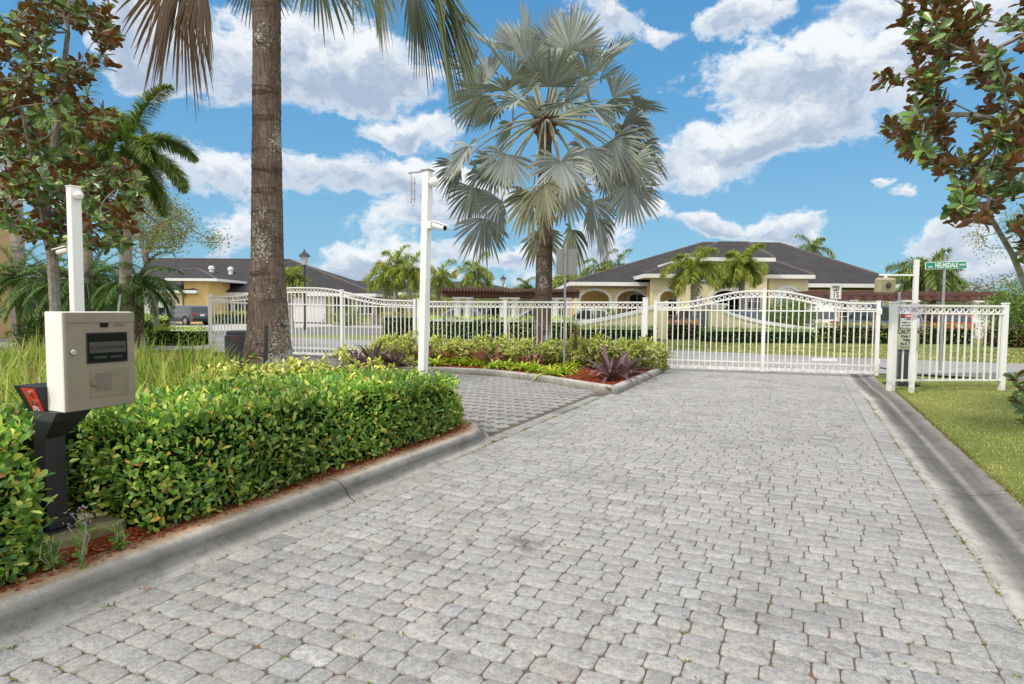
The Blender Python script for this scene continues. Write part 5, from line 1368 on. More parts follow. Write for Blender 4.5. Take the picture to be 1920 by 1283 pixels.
L.leaves(P, rdir(k)*[1, 1, .1], np.array([0, 0, 1])+rs.randn(k, 3)*.25, .012+.02*rs.rand(k), .007+.008*rs.rand(k), pick([(3, (.36, .12, .06)), (2, (.30, .2, .1)), (1, (.12, .2, .04))], k), simple=True)
o = L.build('fallen_leaf_litter', mat_leaf('litter', .9, 0, spec=.1)); tag(o, 'tiny dry leaf scraps scattered over the cobbles and kerb', 'leaf litter', kind='stuff')
# moss and tiny weeds in the joints (along kerb foot and gutter edge)
L = Leaves(); P = []
for i in range(2600):
    e = random.random()
    if e < .36: u, v = UL-.004+random.gauss(0, .012), random.uniform(1.2, 9.5)
    elif e < .78: u, v = UR+.004+random.gauss(0, .012), random.uniform(1.5, 12)
    else: u, v = random.uniform(UL+.2, UR-.15), None
    if v is None:
        r_ = random.randint(26, 110); v = -2+row*r_+random.gauss(0, .004)
        if mnoise.noise(Vector((u*1.2, v*.8, 3))) < .0: continue
    elif mnoise.noise(Vector((u*.3, v*2.1, 9))) < -.05: continue
    P.append(tuple(uv(u, v, .006)))
P = np.array(P); k = len(P); P = np.repeat(P, 3, 0)+rs.randn(k*3, 3)*[.008, .008, 0]; k *= 3
L.leaves(P, rdir(k)*[1, 1, .3]+[0, 0, .35], rdir(k, 1), .010+.014*rs.rand(k), .006+.006*rs.rand(k), pick([(3, (.12, .18, .02)), (2, (.20, .23, .03)), (1, (.25, .16, .06))], k), simple=True)
o = L.build('joint_weeds', M['leaf_matt']); tag(o, 'moss and tiny weeds growing in the cobble joints and kerb foot', 'moss', kind='stuff')
def weed(lab, p, n, s, flowers=True):
    t = thing('weed_plant', lab, 'weed', p); L = Leaves(); mb = MB(); fl = []
    for i in range(n):
        a = random.random()*6.28; tip = Vector((math.cos(a)*s*.4*random.random(), math.sin(a)*s*.4*random.random(), s*(.5+.5*random.random())))
        mid = tip*.5+Vector((random.gauss(0, .02), random.gauss(0, .02), .01)); mb.tube([(0, 0, 0), mid, tip], [.0025, .002, .0012], 4)
        for j in range(7):
            b = Vector((0, 0, 0)).lerp(tip, j/8); d = rdir(1, .3)
            L.leaves([tuple(b)], d, rdir(1, 1), .03+.03*random.random(), .014, pick([(2, (.12, .22, .04)), (1, (.2, .28, .06))], 1))
        for j in range(4): fl.append(tip+Vector(rs.randn(3)*.012))
    mb.build('stem', M['petiole'], t, fix=False)
    if flowers:
        k = len(fl)*3; L.leaves(np.repeat(np.array([tuple(f) for f in fl]), 3, 0), rdir(k, .5), rdir(k), .012, .006, pick([(2, (.5, .42, .42)), (1, (.35, .2, .35))], k), simple=True)
    L.build('leaves', M['leaf_matt'], t)
p = G(150, 1020, .27); weed('spindly flowering weed growing over the plinth at the foot of the pedestal', (p.x, p.y, .16), 6, .30)
p = G(225, 1030, .15); weed('leafy low weed between the plinth and the kerb right of the pedestal', (p.x, p.y, .15), 12, .17, False)
p = G(100, 1065, .15); weed('small leafy weed on the left side of the mossy plinth', (p.x, p.y, .15), 9, .14, False)

# --- lawn blades on the right
def lawn(name, lab, P, n, h, z, pal, wd=.004, fall=None):
    pts = []
    xs = [p[0] for p in P]; ys = [p[1] for p in P]; PP = [(p[0], p[1]) for p in P]
    while len(pts) < n:
        x = random.uniform(min(xs), max(xs)); y = random.uniform(min(ys), max(ys))
        if inpoly(x, y, PP): pts.append((x, y, z))
    pts = np.array(pts); k = len(pts); L = Leaves(); C = pick(pal, k, .2)
    pat = np.array([mnoise.noise(Vector((x*.8, y*.8, 1))) for x, y, _ in pts]); C = C*(1+.5*pat[:, None])
    L.arcs(pts, rdir(k, 1.0)+[0, 0, .3], h*(.6+.7*rs.rand(k)), wd, C, droop=.4, st=3, fold=0)
    o = L.build(name, M['grassblade']); tag(o, lab, 'grass', kind='stuff'); return o
GR = [(4, (.19, .25, .065)), (3, (.28, .32, .09)), (2.5, (.42, .40, .15)), (2, (.54, .47, .24))]
LN = [uv(1.49, 2.6), uv(1.49, 11.2), uv(1.47, 12.6), G(1660, 714), G(1900, 714), G(2100, 760), uv(6.5, 6), uv(5, 3.0)]
lawn('grass', 'short mown grass of the lawn right of the gutter', LN, 95000, .038, .026, GR, .0055)
edge = [uv(1.47, 3), uv(1.47, 12.8), uv(1.52, 12.8), uv(1.52, 3)]
lawn('grass', 'ragged taller grass fringe overhanging the gutter edge', edge, 5000, .05, .02, [(2, (.18, .2, .05)), (2, (.28, .2, .09)), (1, (.12, .09, .04))], .005)
# verge lawn between fence and street, left lawn
lawn('grass', 'grass verge beyond the fence running along the crossing street', [G(1040, 652), G(1240, 655), G(1640, 671), G(1900, 681), G(2300, 686), G(2300, 650), G(1900, 655), G(1640, 650), G(1240, 640), G(1040, 638)], 26000, .11, -.01, GR, .03)
lawn('grass', 'mown grass behind the variegated shrubs near the humped gate', [G(330, 664), G(560, 672), G(680, 668), G(660, 660), G(520, 658), G(330, 655)], 9000, .07, -.01, [(3, (.14, .22, .04)), (1, (.24, .28, .06))], .015)

# --- tall ornamental grass
tg = [G(-80, 905, .5), G(250, 850, .5), G(330, 790, .5), G(400, 755, .4), G(455, 715, .4), G(440, 690, .3), G(250, 672, .2), G(-60, 665, .2)]
tgp = [D(-60, 600, 4.3), D(180, 600, 5.0), D(330, 600, 6.2), D(470, 600, 7.4), D(450, 600, 10.5), D(250, 600, 11.5), D(-80, 600, 11.5)]
tgp = [(p.x, p.y) for p in tgp]; pts = []
xs = [p[0] for p in tgp]; ys = [p[1] for p in tgp]
cl_ = []
while len(cl_) < 260:
    x = random.uniform(min(xs), max(xs)); y = random.uniform(min(ys), max(ys))
    if inpoly(x, y, tgp): cl_.append((x, y))
L = Leaves(); pal = [(4, (.20, .33, .06)), (3, (.32, .44, .08)), (1.6, (.52, .54, .13)), (1.2, (.60, .50, .26)), (1.6, (.10, .18, .04)), (.5, (.28, .18, .09))]
for (x, y) in cl_:
    k = random.randint(42, 74); base = np.array([x, y, .14])+rs.randn(k, 3)*[.07, .07, 0]; dd = np.stack([rs.randn(k)*.5+random.gauss(0, .25), rs.randn(k)*.5+random.gauss(0, .25), np.ones(k)], 1)
    Lg = (.30+.42*rs.rand(k)**1.3)*(1+.35*mnoise.noise(Vector((x*.9, y*.9, 2))))*(1.25 if x < -3.2-(y-5)*.3 else .95); L.arcs(base, dd, Lg*1.12, .013+.007*rs.rand(k), pick(pal, k, .3)*(1+.35*mnoise.noise(Vector((x*2.5, y*2.5, 7)))), droop=.05+.8*rs.rand(k)**2, st=6, fold=.25, tip=(.48, .44, .15) if random.random() < .4 else None)
o = L.build('ornamental_grass', M['grassblade']); tag(o, 'unruly mass of tall yellow green ornamental grass behind the hedge', 'ornamental grass', kind='stuff')

# --- variegated shrubs
VAR = [(4, (.68, .64, .14)), (3.5, (.42, .48, .08)), (3, (.18, .28, .045)), (2.5, (.78, .73, .34)), (.6, (.09, .16, .03))]
VAR2 = [(5, (.60, .60, .12)), (4, (.32, .40, .06)), (2.4, (.13, .22, .04)), (2.5, (.70, .66, .28))]
def shrub(name, lab, cat, p, rx, ry, h, n, leafL, pal, group=None, stems=True, whorl=6):
    t = thing(name, lab, cat, p, 0, group); L = Leaves(); k = n//whorl
    d = rdir(k, .25); d[:, 2] = np.abs(d[:, 2]); r_ = .62+.42*rs.rand(k)**.6
    c = d*r_[:, None]*[rx, ry, h]; c[:, 2] = np.maximum(c[:, 2], .04)
    for i in range(3): c += .05*np.sin(c[:, [1, 2, 0]]*9+i)*[1, 1, .6]
    cc = np.repeat(c, whorl, 0); K = len(cc); out = norm(c/[rx, ry, h]+[0, 0, .6]); out = np.repeat(out, whorl, 0)
    A = norm(out*.55+rdir(K)); N = norm(out+rdir(K)*.35)
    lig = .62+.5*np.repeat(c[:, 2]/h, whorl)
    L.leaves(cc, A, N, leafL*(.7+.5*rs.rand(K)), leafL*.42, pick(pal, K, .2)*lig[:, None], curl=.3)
    L.build('foliage', M['leaf'], t)
    if stems:
        mb = MB()
        for i in range(0, k, max(1, k//26)): mb.tube([(c[i][0]*.12, c[i][1]*.12, 0), (c[i][0]*.6, c[i][1]*.6, c[i][2]*.55), tuple(c[i])], [.012, .008, .004], 5)
        mb.build('stems', M['twig'], t, fix=False)
    return t
spots = [(400, 700, 8.3, .45), (462, 705, 8.2, .52), (520, 710, 7.9, .5), (575, 700, 8.1, .50), (630, 688, 8.5, .60), (690, 690, 8.2, .52), (735, 705, 7.8, .42), (812, 712, 7.6, .24), (755, 695, 7.9, .44), (555, 690, 9.6, .42)]
labs = ['variegated yellow shrub at the left end of the row behind the hedge', 'variegated yellow shrub in front of the charcoal motor cabinet', 'variegated yellow shrub at the foot of the thick palm trunk', 'variegated yellow shrub right beside the thick palm trunk base', 'tallest variegated yellow shrub between the thick trunk and the purple bromeliads', 'variegated yellow shrub midway between the trunk and the white camera post', 'low variegated yellow shrub just left of the white camera post', 'small variegated yellow shrub just right of the white camera post base', 'low yellow shrub directly behind the camera post foot', 'variegated yellow shrub tucked behind the thick trunk foot']
for (px, py, d, s), lb in zip(spots, labs):
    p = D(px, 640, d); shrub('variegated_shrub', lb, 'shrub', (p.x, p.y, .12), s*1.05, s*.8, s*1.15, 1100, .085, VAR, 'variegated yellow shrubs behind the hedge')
fp = lambda px, back: (lambda s: FA+FD*s+FN*back)(on_line(px))
for i, px in enumerate(range(752, 1216, 42)):
    p = fp(px, .85+.15*math.sin(i*2.3)); s = .56+.06*math.sin(i*1.7)
    pos_ = ['leftmost of', 'second from left in', 'third from left in', 'fourth from left in', 'fifth from left in', 'sixth from left in', 'seventh from left in', 'eighth from left in', 'ninth from left in', 'tenth from left in', 'eleventh from left in', 'rightmost of'][i]
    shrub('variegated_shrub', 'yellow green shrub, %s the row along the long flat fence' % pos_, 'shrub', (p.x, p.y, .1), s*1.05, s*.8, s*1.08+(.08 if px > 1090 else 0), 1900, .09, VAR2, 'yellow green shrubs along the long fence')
# --- bromeliads
def brome(lab, p, n, Lf, wd, col, group, droop=.5, cat='bromeliad', spread=1.0, tip=None, mouth=False):
    t = thing('bromeliad', lab, cat, p, random.random()*6, group); L = Leaves(); a = np.arange(n)*2.4+rs.rand(n)*.4; el_ = np.linspace(1.25, .35, n)+rs.randn(n)*.12
    dr = np.stack([np.cos(a)*np.cos(el_)*spread, np.sin(a)*np.cos(el_)*spread, np.sin(el_)], 1)
    L.arcs(dr*[.03, .03, 0], dr, Lf*(.75+.4*rs.rand(n)), wd*(.8+.4*rs.rand(n)), pick(col, n, .25), droop=droop*(.5+.8*rs.rand(n)), st=7, fold=.38, tip=tip, wprof=[.7, .95, 1, .95, .8, .5, .03])
    L.build('leaf_rosette', M['brome'], t)
    mb = MB(); mb.lathe((0, 0, 0), [(wd*1.1, 0), (wd*1.2, Lf*.07), (wd*.7, Lf*.16)], 10); mb.build('stem_base', M['boot'], t); return t
PUR = [(3, (.19, .10, .125)), (2, (.12, .065, .085)), (1.5, (.32, .20, .24)), (1, (.20, .17, .13))]
RED = [(3, (.30, .10, .10)), (2, (.42, .20, .18)), (1, (.16, .10, .06))]
LIM = [(3, (.38, .52, .04)), (3, (.54, .62, .07)), (1, (.20, .34, .04))]
for (px, py, L0, lb) in ((700, 690, .80, 'large purple bromeliad at the far left tip of the planting bed'), (738, 690, .85, 'large purple bromeliad second from the left in the planting bed'), (1143, 712, .80, 'big dark purple bromeliad near the pointed corner of the planting bed'), (1178, 703, .72, 'dark purple bromeliad behind the big one at the bed corner'), (668, 690, .55, 'small purple bromeliad sprawling onto the path at the bed tip')):
    p = G(px, py, .1); brome(lb, p, 34, L0*1.12, .085, PUR, 'purple bromeliads in the bed', .45)
for (px, back, lb) in ((836, 1.3, 'small bronze bromeliad near the white camera post in the bed'), (882, 1.3, 'reddish bromeliad right of the camera post'), (935, 1.35, 'reddish bromeliad left of the black path light'), (962, 1.4, 'reddish bromeliad just right of the black path light'), (1030, 1.5, 'small reddish bromeliad under the silver palm'), (1012, 1.6, 'low reddish bromeliad beside the one under the silver palm')):
    p = fp(px, back); brome(lb, (p.x, p.y, .12), 20, .66 if px < 1000 else .5, .10, RED, 'red bromeliads in the bed', .35)
lp = [(745, 697), (772, 699), (815, 697), (838, 694), (868, 696), (893, 697), (925, 703), (948, 702), (978, 706), (1004, 709), (1032, 716), (1058, 713), (1068, 704), (905, 692), (850, 688)]
ordn = ['leftmost', 'second', 'third', 'fourth', 'fifth', 'sixth', 'seventh', 'eighth', 'ninth', 'tenth', 'eleventh', 'twelfth', 'thirteenth', 'fourteenth', 'last']
for i, (px, py) in enumerate(lp[:13]):
    p = G(px, py-11, .1); brome('lime green bromeliad, %s in the front row counted from the left' % ordn[i], p, 44, .44, .052, LIM, 'lime bromeliads along the bed kerb', .55, spread=1.1)
for (px, py, lb) in ((905, 693, 'lime green bromeliad set back behind the front row near the path light'), (850, 690, 'lime green bromeliad set back right of the camera post')):
    p = G(px, py-6, .1); brome(lb, p, 26, .40, .05, LIM, 'lime bromeliads along the bed kerb', .55)
# dry upright plant
p = G(1078, 690, .1); t = thing('dracaena_plant', 'dry brownish spiky plant in the bed below the grey sign back', 'plant', p); L = Leaves(); k = 110
zz = rs.rand(k)*.85; a = rs.rand(k)*6.28; dd = np.stack([np.cos(a), np.sin(a), .3+zz*.9], 1)
L.arcs(np.stack([zz*0, zz*0, zz+.1], 1), dd, .34+.22*rs.rand(k), .022, pick([(3, (.28, .17, .12)), (2, (.20, .22, .07)), (1, (.36, .28, .12))], k, .2), droop=.4, st=5); L.build('leaf_rosette', M['grassblade'], t)
mb = MB(); mb.tube([(0, 0, 0), (.02, 0, .5), (-.02, 0, 1.0)], [.045, .035, .02], 8); mb.build('stem', M['boot'], t)

# --- Bismarck fan palms
def fan(L, hub, ax, up, size, n=44, spread=R(150), col=(.30, .36, .27), fused=.5, droop=.25, cup=.35, var=.16, wind=0, cl2=None):
    """one costapalmate fan: segments joined near the hub, free and drooping at the tips"""
    ax = np.array(Vector(ax).normalized()); up = np.array(up, float); sd = np.cross(ax, up); sd /= np.linalg.norm(sd); up = np.cross(sd, ax)
    th = np.linspace(-spread, spread, n)+rs.randn(n)*.012; st = [.0, .22, fused, .70, .86, 1.0]; dth = spread*2/n*.5
    Lg = size*(1-.30*(np.abs(th)/spread)**2)*(1+rs.randn(n)*.05)
    CT = np.zeros((n, 6, 3)); SD = np.zeros((n, 6, 3)); UP = np.zeros((n, 6, 3))
    dirv = np.cos(th)[:, None]*ax+np.sin(th)[:, None]*sd; per = -np.sin(th)[:, None]*ax+np.cos(th)[:, None]*sd
    tw = droop*(.4+1.2*rs.rand(n))+(rs.rand(n) < .18)*.10
    for j, s in enumerate(st):
        r = Lg*s; lift = cup*size*s*(np.abs(np.sin(th*.5))**1.5)*(.8)
        ctr = np.array(hub)+dirv*r[:, None]+up*(lift)[:, None]+np.array([0, 0, -1.])*(tw*size*s**2.4)[:, None]
        CT[:, j] = ctr; hwid = (size*min(s, fused)*math.tan(dth)*(1.10 if s <= fused else 1.12))*(1 if s <= fused else {.70: .92, .86: .60, 1.0: .06}[s])
        SD[:, j] = per*max(hwid, .004); UP[:, j] = up
    c = np.array(col)*(1+rs.randn(n, 1)*var)
    c = np.clip(c, .01, .8); cc = np.repeat(c[:, None], 6, 1)
    cc[:, 4:] = cc[:, 4:]*np.array([1.02, .95, .78])
    if cl2 is not None: cc[:, 5] = cl2
    L.strips(CT, SD, cc, .55, UP)
def bism_frond(t, base, hub, size, col, droopy, mp='petiole', tipc=None, spread=R(140), fused=.5, cup=.35, n=40, roll=0, arch_=.22):
    """petiole arching from the crown to the fan hub, then the blade"""
    a = Vector(base); b = Vector(hub); v = b-a; ln = v.length; c = (a+b)/2+Vector((0, 0, arch_*ln)); k = 8
    pts = [a*(1-f)**2+c*2*f*(1-f)+b*f*f for f in [i/k for i in range(k+1)]]; dirs = (b-c).normalized()
    mb = MB(); mb.tube(pts, [.052-.030*i/k for i in range(k+1)], 7); pe = mb.build('petiole', M[mp], t, smooth=True)
    L = Leaves(); ax = (dirs+Vector((0, 0, -droopy))).normalized(); side = Vector((-v.y, v.x, 0)).normalized(); up = side.cross(ax)
    if up.z < 0: up = -up
    up = Matrix.Rotation(roll, 3, ax) @ up
    fan(L, pts[-1], ax, up, size, n, spread, col, fused, .06+.10*droopy, cup, cl2=tipc); L.build('fan_blade', M['fan'], pe)
    return pe
SIL = (.275, .305, .29); SILD = (.20, .25, .18)
def palm_trunk(t, pts, rad, m, rings=.12, rr=.012, n=20):
    dense = []; r2 = []; V = [Vector(p) for p in pts]
    for i in range(len(V)-1):
        ln = (V[i+1]-V[i]).length; k = max(2, int(ln/(rings/2)))
        for j in range(k):
            f = j/k; dense.append(V[i].lerp(V[i+1], f)); r = rad[i]*(1-f)+rad[i+1]*f
            z = dense[-1].z; r2.append(r*(1+.035*mnoise.noise(Vector((z*1.7, 1, t.location.x))))+(rr if (len(dense) % 2) else 0)*random.uniform(.4, 1.2))
    dense.append(V[-1]); r2.append(rad[-1]); mb = MB(); mb.tube(dense, r2, n); o = mb.build('trunk', M[m], t, smooth=False)
    o.data.polygons.foreach_set('use_smooth', [True]*len(o.data.polygons)); return o
# central silver palm, beyond the fence
bp_ = D(1019, 600, 22); zc = Z_(222, 22, 1020)
bt = thing('silver_fan_palm', 'silver blue fan palm with a full crown beyond the long fence', 'palm tree', (bp_.x, bp_.y, 0), 0, 'silver fan palms')
tp = D(1022, 222, 22)-bp_
palm_trunk(bt, [(0, 0, 0), (-.02, 0, 1.2), (.03, 0, 4.5), (tp.x, 0, zc-.6)], [.36, .30, .27, .22], 'palmbark2')
mb = MB()
for i in range(26):
    a = i*2.4; z = zc-.75+i*.035; d = Vector((math.cos(a), math.sin(a), .7)).normalized(); b = Vector((tp.x, 0, z))+d*.12; mb.tube([b, b+d*.22, b+d*.48], [.11, .09, .045], 6)
mb.tube([(tp.x, 0, zc-.9), (tp.x, 0, zc-.3), (tp.x, 0, zc+.25)], [.24, .34, .2], 10); mb.build('leaf_bases', M['boot'], bt, smooth=True)
hubp = (tp.x, 0, zc)
# fronds aimed at where the fans sit in the crown: (px, py) of fan hub, y offset toward/away, droop
FR = [(900, 262, -.8, .5), (935, 250, 1.2, .35), (940, 318, -.3, 1.0), (908, 355, .5, 1.2), (885, 80, .6, .0), (962, 85, -.8, -.3), (935, 150, 1.6, .35), (1000, 60, 1.4, -.6), (1030, 100, -1.2, -.5), (1055, 55, .6, -.6), (1105, 85, -.5, -.2), (1125, 95, 1.4, .1), (1150, 130, .8, .1), (1110, 135, -1.6, .4), (1168, 178, .2, .35),
      (1120, 238, -.8, .6), (1160, 240, .9, .6), (1140, 265, 1.6, .8), (1110, 325, .6, 1.2), (1125, 355, -.4, 1.3), (1052, 238, -1.8, 1.3), (1022, 280, -2.0, 1.5), (1072, 370, -1.2, 1.9), (975, 120, -1.8, .3), (1080, 150, 2.0, .3), (960, 180, 2.0, .5), (1010, 385, 1.2, 1.9), (905, 120, -.2, .5), (1070, 30, -1, -.7), (985, 20, 0, -.7)]
FR += [(1205, 215, .3, .4), (1185, 245, -.4, .5), (1190, 140, .4, .2), (990, 60, -.6, -.2), (1040, 90, -1.0, -.1), (950, 110, -.9, .1), (1085, 110, 1.1, .0), (975, 40, .5, -.4), (1020, 140, 1.8, .2), (1000, 300, -1.6, 1.6), (1060, 300, 1.4, 1.3), (1130, 60, .2, .0), (920, 95, .9, .2), (1150, 200, -.9, .5), (880, 215, -.4, .5), (925, 40, .8, .0), (1078, 60, .9, -.4), (1010, 110, .6, -.2), (1060, 130, -.9, .2), (950, 225, -1.6, .7), (1095, 215, -1.4, .6), (860, 255, .6, .6), (1190, 165, 1.0, .4), (890, 300, 1.3, .9), (1180, 290, -.2, .9), (1145, 60, 1.2, -.1), (900, 60, 1.3, .1), (1040, 30, -.2, -.8)]
for i, (px, py, dy, dr) in enumerate(FR):
    h = D(px, py, 22+dy*1.5)-bp_; c = SIL if py < 150 else (lambda q: tuple(a*q for a in SIL))(random.uniform(.72, 1.02))
    if dr > 1.4: c = (.20, .21, .13)
    v = h-Vector(hubp); az_ = math.atan2(v.y, v.x)
    bism_frond(bt, (tp.x+.1*math.cos(az_), .1*math.sin(az_), zc-.1), h, 1.30*random.uniform(.9, 1.12), c, dr, tipc=(.27, .23, .15) if dr > .4 else None, roll=random.gauss(0, .6), spread=R(random.uniform(85, 125)), cup=random.uniform(.3, .9), fused=.58, n=30, arch_=.22 if dr > .3 else .08)
# big near palm on the left
np_ = D(503, 600, 10.4)
nt_ = thing('silver_fan_palm', 'thick lichen spotted palm trunk rising out of view with drooping fans at its top', 'palm tree', (np_.x, np_.y, .05), 0, 'silver fan palms')
zt0 = Z_(-190, 10.4, 515)
palm_trunk(nt_, [(-.02, 0, 0), (-.01, 0, .35), (0, 0, 1.0), (0, 0, 2.2), (.02, 0, 4.4), (.05, 0, 6.3), (.08, 0, zt0)], [.48, .42, .34, .262, .225, .215, .20], 'palmbark', rings=.13, rr=.007, n=32)
mb = MB(); cx_ = .09
for i in range(20):
    a = i*2.4; z = zt0-.2+i*.03; d = Vector((math.cos(a), math.sin(a), .7)).normalized(); b = Vector((cx_, 0, z))+d*.12; mb.tube([b, b+d*.22, b+d*.48], [.11, .09, .045], 6)
mb.build('leaf_bases', M['boot'], nt_, smooth=True)
NF = [(335, -75, -.3, 1.6, 1.75, (.25, .155, .095), 'boot'), (345, -60, .1, 2.6, 1.55, (.21, .135, .085), 'boot'), (380, -60, .3, 2.8, 1.25, (.26, .17, .11), 'boot'), (775, -40, .0, 2.4, 1.35, (.17, .20, .13), 'petiole'), (805, -35, -.4, 1.9, 1.75, (.18, .22, .13), 'petiole'), (820, -40, -.1, 1.0, 1.55, (.20, .24, .15), 'petiole'), (700, -60, .5, 1.9, 1.05, (.19, .22, .14), 'petiole'), (845, 15, 1.3, 1.2, 1.25, (.22, .27, .19), 'petiole'),
      (590, -80, -.9, 1.9, .95, (.17, .21, .13), 'petiole'), (655, -90, -1.2, 1.6, .9, (.17, .21, .13), 'petiole'), (480, -70, 1.2, 1.9, .85, (.15, .14, .09), 'petiole'), (520, -420, -.5, -.5, 1.3, SILD, 'petiole'), (420, -380, .5, .0, 1.3, SILD, 'petiole'), (640, -360, .9, .0, 1.3, SILD, 'petiole'), (700, -260, -.8, .4, 1.3, SILD, 'petiole'), (330, -250, 1, .5, 1.3, SILD, 'petiole')]
for (px, py, dy, dr, sz, c, mp) in NF:
    h = D(px, py, 10.4+dy)-Vector((np_.x, np_.y, .05))
    bism_frond(nt_, (cx_, 0, zt0), h, sz, c, dr, mp=mp, tipc=(.24, .16, .10) if mp == 'boot' else (.24, .22, .12), spread=R(52 if mp == 'boot' else 80), fused=.55, cup=.6, n=34 if mp == 'boot' else 36, roll=random.gauss(0, .3), arch_=.3)
# --- feather palms
def frond_feather(L, base, az, el0, ln, bend, n, lf, lw, col, plumose=1, seg=10):
    d = Vector((math.cos(az)*math.cos(el0), math.sin(az)*math.cos(el0), math.sin(el0))); pts = [Vector(base)]; dirs = [d]
    for i in range(seg):
        d = (d+Vector((0, 0, -bend/seg*(.5+1.2*i/seg)))).normalized(); pts.append(pts[-1]+d*ln/seg); dirs.append(d.copy())
    P = np.array([tuple(p) for p in pts]); Dd = np.array([tuple(x) for x in dirs]); tt = np.linspace(.12, .99, n); idx = tt*seg; i0 = np.minimum(idx.astype(int), seg-1); f = (idx-i0)[:, None]
    B = P[i0]*(1-f)+P[i0+1]*f; T = norm(Dd[i0]*(1-f)+Dd[i0+1]*f); side = norm(np.cross(T, [0, 0, 1.0])); up = np.cross(side, T)
    for s in (-1, 1):
        for q in range(plumose):
            a = (rs.rand(n)-.5)*(2.2 if plumose > 1 else .5)+(.15 if plumose == 1 else 0)
            dr = norm(T*(.55+.3*rs.rand(n, 1))+s*side*np.cos(a)[:, None]+up*np.sin(a)[:, None])
            pr = np.sin(np.pi*np.clip(tt*.86+.12, 0, 1))**.55
            L.arcs(B, dr, lf*pr*(.85+.3*rs.rand(n)), lw, pick(col, n, .18), droop=.35, st=4, fold=.0)
    return pts
def feather_palm(name, lab, cat, p, ht, nf, ln, col, bend=1.5, trunk_r=.15, bark='foxbark', nleaf=46, lf=.42, lw=.03, plum=2, group=None, shaft=True, lean=0, elr=(1.25, -.25), parts=True, rz=0, boots=False):
    t = thing(name, lab, cat, p, rz, group); top = Vector((lean, 0, ht))
    palm_trunk(t, [(0, 0, 0), (lean*.25, 0, ht*.3), (lean*.7, 0, ht*.75), tuple(top)], [trunk_r*1.35, trunk_r, trunk_r*.95, trunk_r*.8], bark, rings=.2, rr=.008, n=14)
    if shaft:
        mb = MB(); mb.tube([top-Vector((0, 0, .05)), top+Vector((0, 0, .3)), top+Vector((0, 0, .8))], [trunk_r*.95, trunk_r*.9, trunk_r*.4], 12); mb.build('crownshaft', M['crownshaft'], t, smooth=True)
        top = top+Vector((0, 0, .7))
    if boots:
        mb = MB()
        for i in range(40):
            a = i*2.4; z = ht-.9*(1-i/40); d = Vector((math.cos(a), math.sin(a), .9)).normalized(); b = Vector((lean, 0, z)); mb.tube([b+d*trunk_r*.5, b+d*(trunk_r+.09)], [.05, .03], 5)
        mb.build('leaf_bases', M['boot'], t)
    LL = Leaves(); mbs = MB()
    for i in range(nf):
        a = i*2.39996+random.gauss(0, .15); e = elr[0]+(elr[1]-elr[0])*(i/(nf-1))**.8+random.gauss(0, .08)
        L = Leaves() if parts else LL; c = col
        pts = frond_feather(L, tuple(top), a, e, ln*random.uniform(.85, 1.1), bend*(1.1-.3*max(0, e)), nleaf, lf, lw, c, plum)
        if parts:
            mb = MB(); mb.tube(pts, [.022-.0018*j for j in range(len(pts))], 5); fo = mb.build('frond', M['crownshaft'], t, fix=False); L.build('leaflets', M['leaf_matt'], fo)
        else: mbs.tube(pts, [.03-.0025*j for j in range(len(pts))], 4)
    if not parts:
        LL.build('crown', M['leaf_matt'], t); mbs.build('frond_stalks', M['crownshaft'], t, fix=False)
    return t
FOX = [(3, (0.168, 0.252, 0.063)), (3, (0.238, 0.322, 0.098)), (2, (0.112, 0.168, 0.049)), (1, (0.378, 0.420, 0.140))]
FOXY = [(3, (0.336, 0.378, 0.070)), (3, (0.238, 0.322, 0.070)), (2, (0.476, 0.462, 0.098)), (1, (0.140, 0.210, 0.049))]
DARKP = [(3, (0.070, 0.140, 0.042)), (3, (0.112, 0.210, 0.056)), (1, (0.196, 0.280, 0.084)), (1, (0.042, 0.084, 0.028))]
p = D(234, 600, 17); feather_palm('foxtail_palm', 'foxtail palm with bushy arching fronds left of the thick trunk', 'palm tree', (p.x, p.y, 0), Z_(330, 17, 240), 13, 2.1, FOX, 1.9, .16, plum=5, nleaf=85, lf=.44, lw=.028, group='foxtail palms', lean=.15)
p = D(38, 600, 25); feather_palm('royal_palm', 'palm with pale ringed trunk standing beside the tan gatehouse', 'palm tree', (p.x, p.y, 0), Z_(270, 25, 40), 12, 2.9, FOX, 1.9, .24, 'royalbark', plum=2, nleaf=60, lf=.55, lw=.03, group='palms left of the entry')
p = D(168, 600, 19); feather_palm('foxtail_palm', 'bushy palm crown half hidden behind the left magnolia', 'palm tree', (p.x, p.y, 0), Z_(265, 19, 170), 11, 2.0, FOX, 2.0, .14, plum=2, nleaf=55, group='foxtail palms')
# pygmy date palms
for (px, pyb, pyc, d, ln, lb) in ((40, 640, 520, 21, 1.8, 'dark date palm leaning beside the gatehouse wall'), (88, 630, 530, 20, 1.9, 'dark date palm behind the left magnolia trunk'), (172, 625, 535, 19, 1.8, 'dark date palm just right of the near white post'), (188, 640, 515, 22, 1.7, 'dark date palm between the white post and the foxtail trunk'), (262, 620, 530, 17.5, 1.45, 'dark date palm in front of the white garage, right of the foxtail trunk')):
    p = D(px, 600, d); feather_palm('date_palm', lb, 'palm tree', (p.x, p.y, 0), Z_(pyc, d, px), 32, ln, DARKP, 1.8, .12, 'palmbark2', nleaf=54, lf=.34, lw=.026, plum=1, group='small dark date palms at left', shaft=False, elr=(1.2, -.35), parts=True, boots=True, lean=random.uniform(-.3, .3))
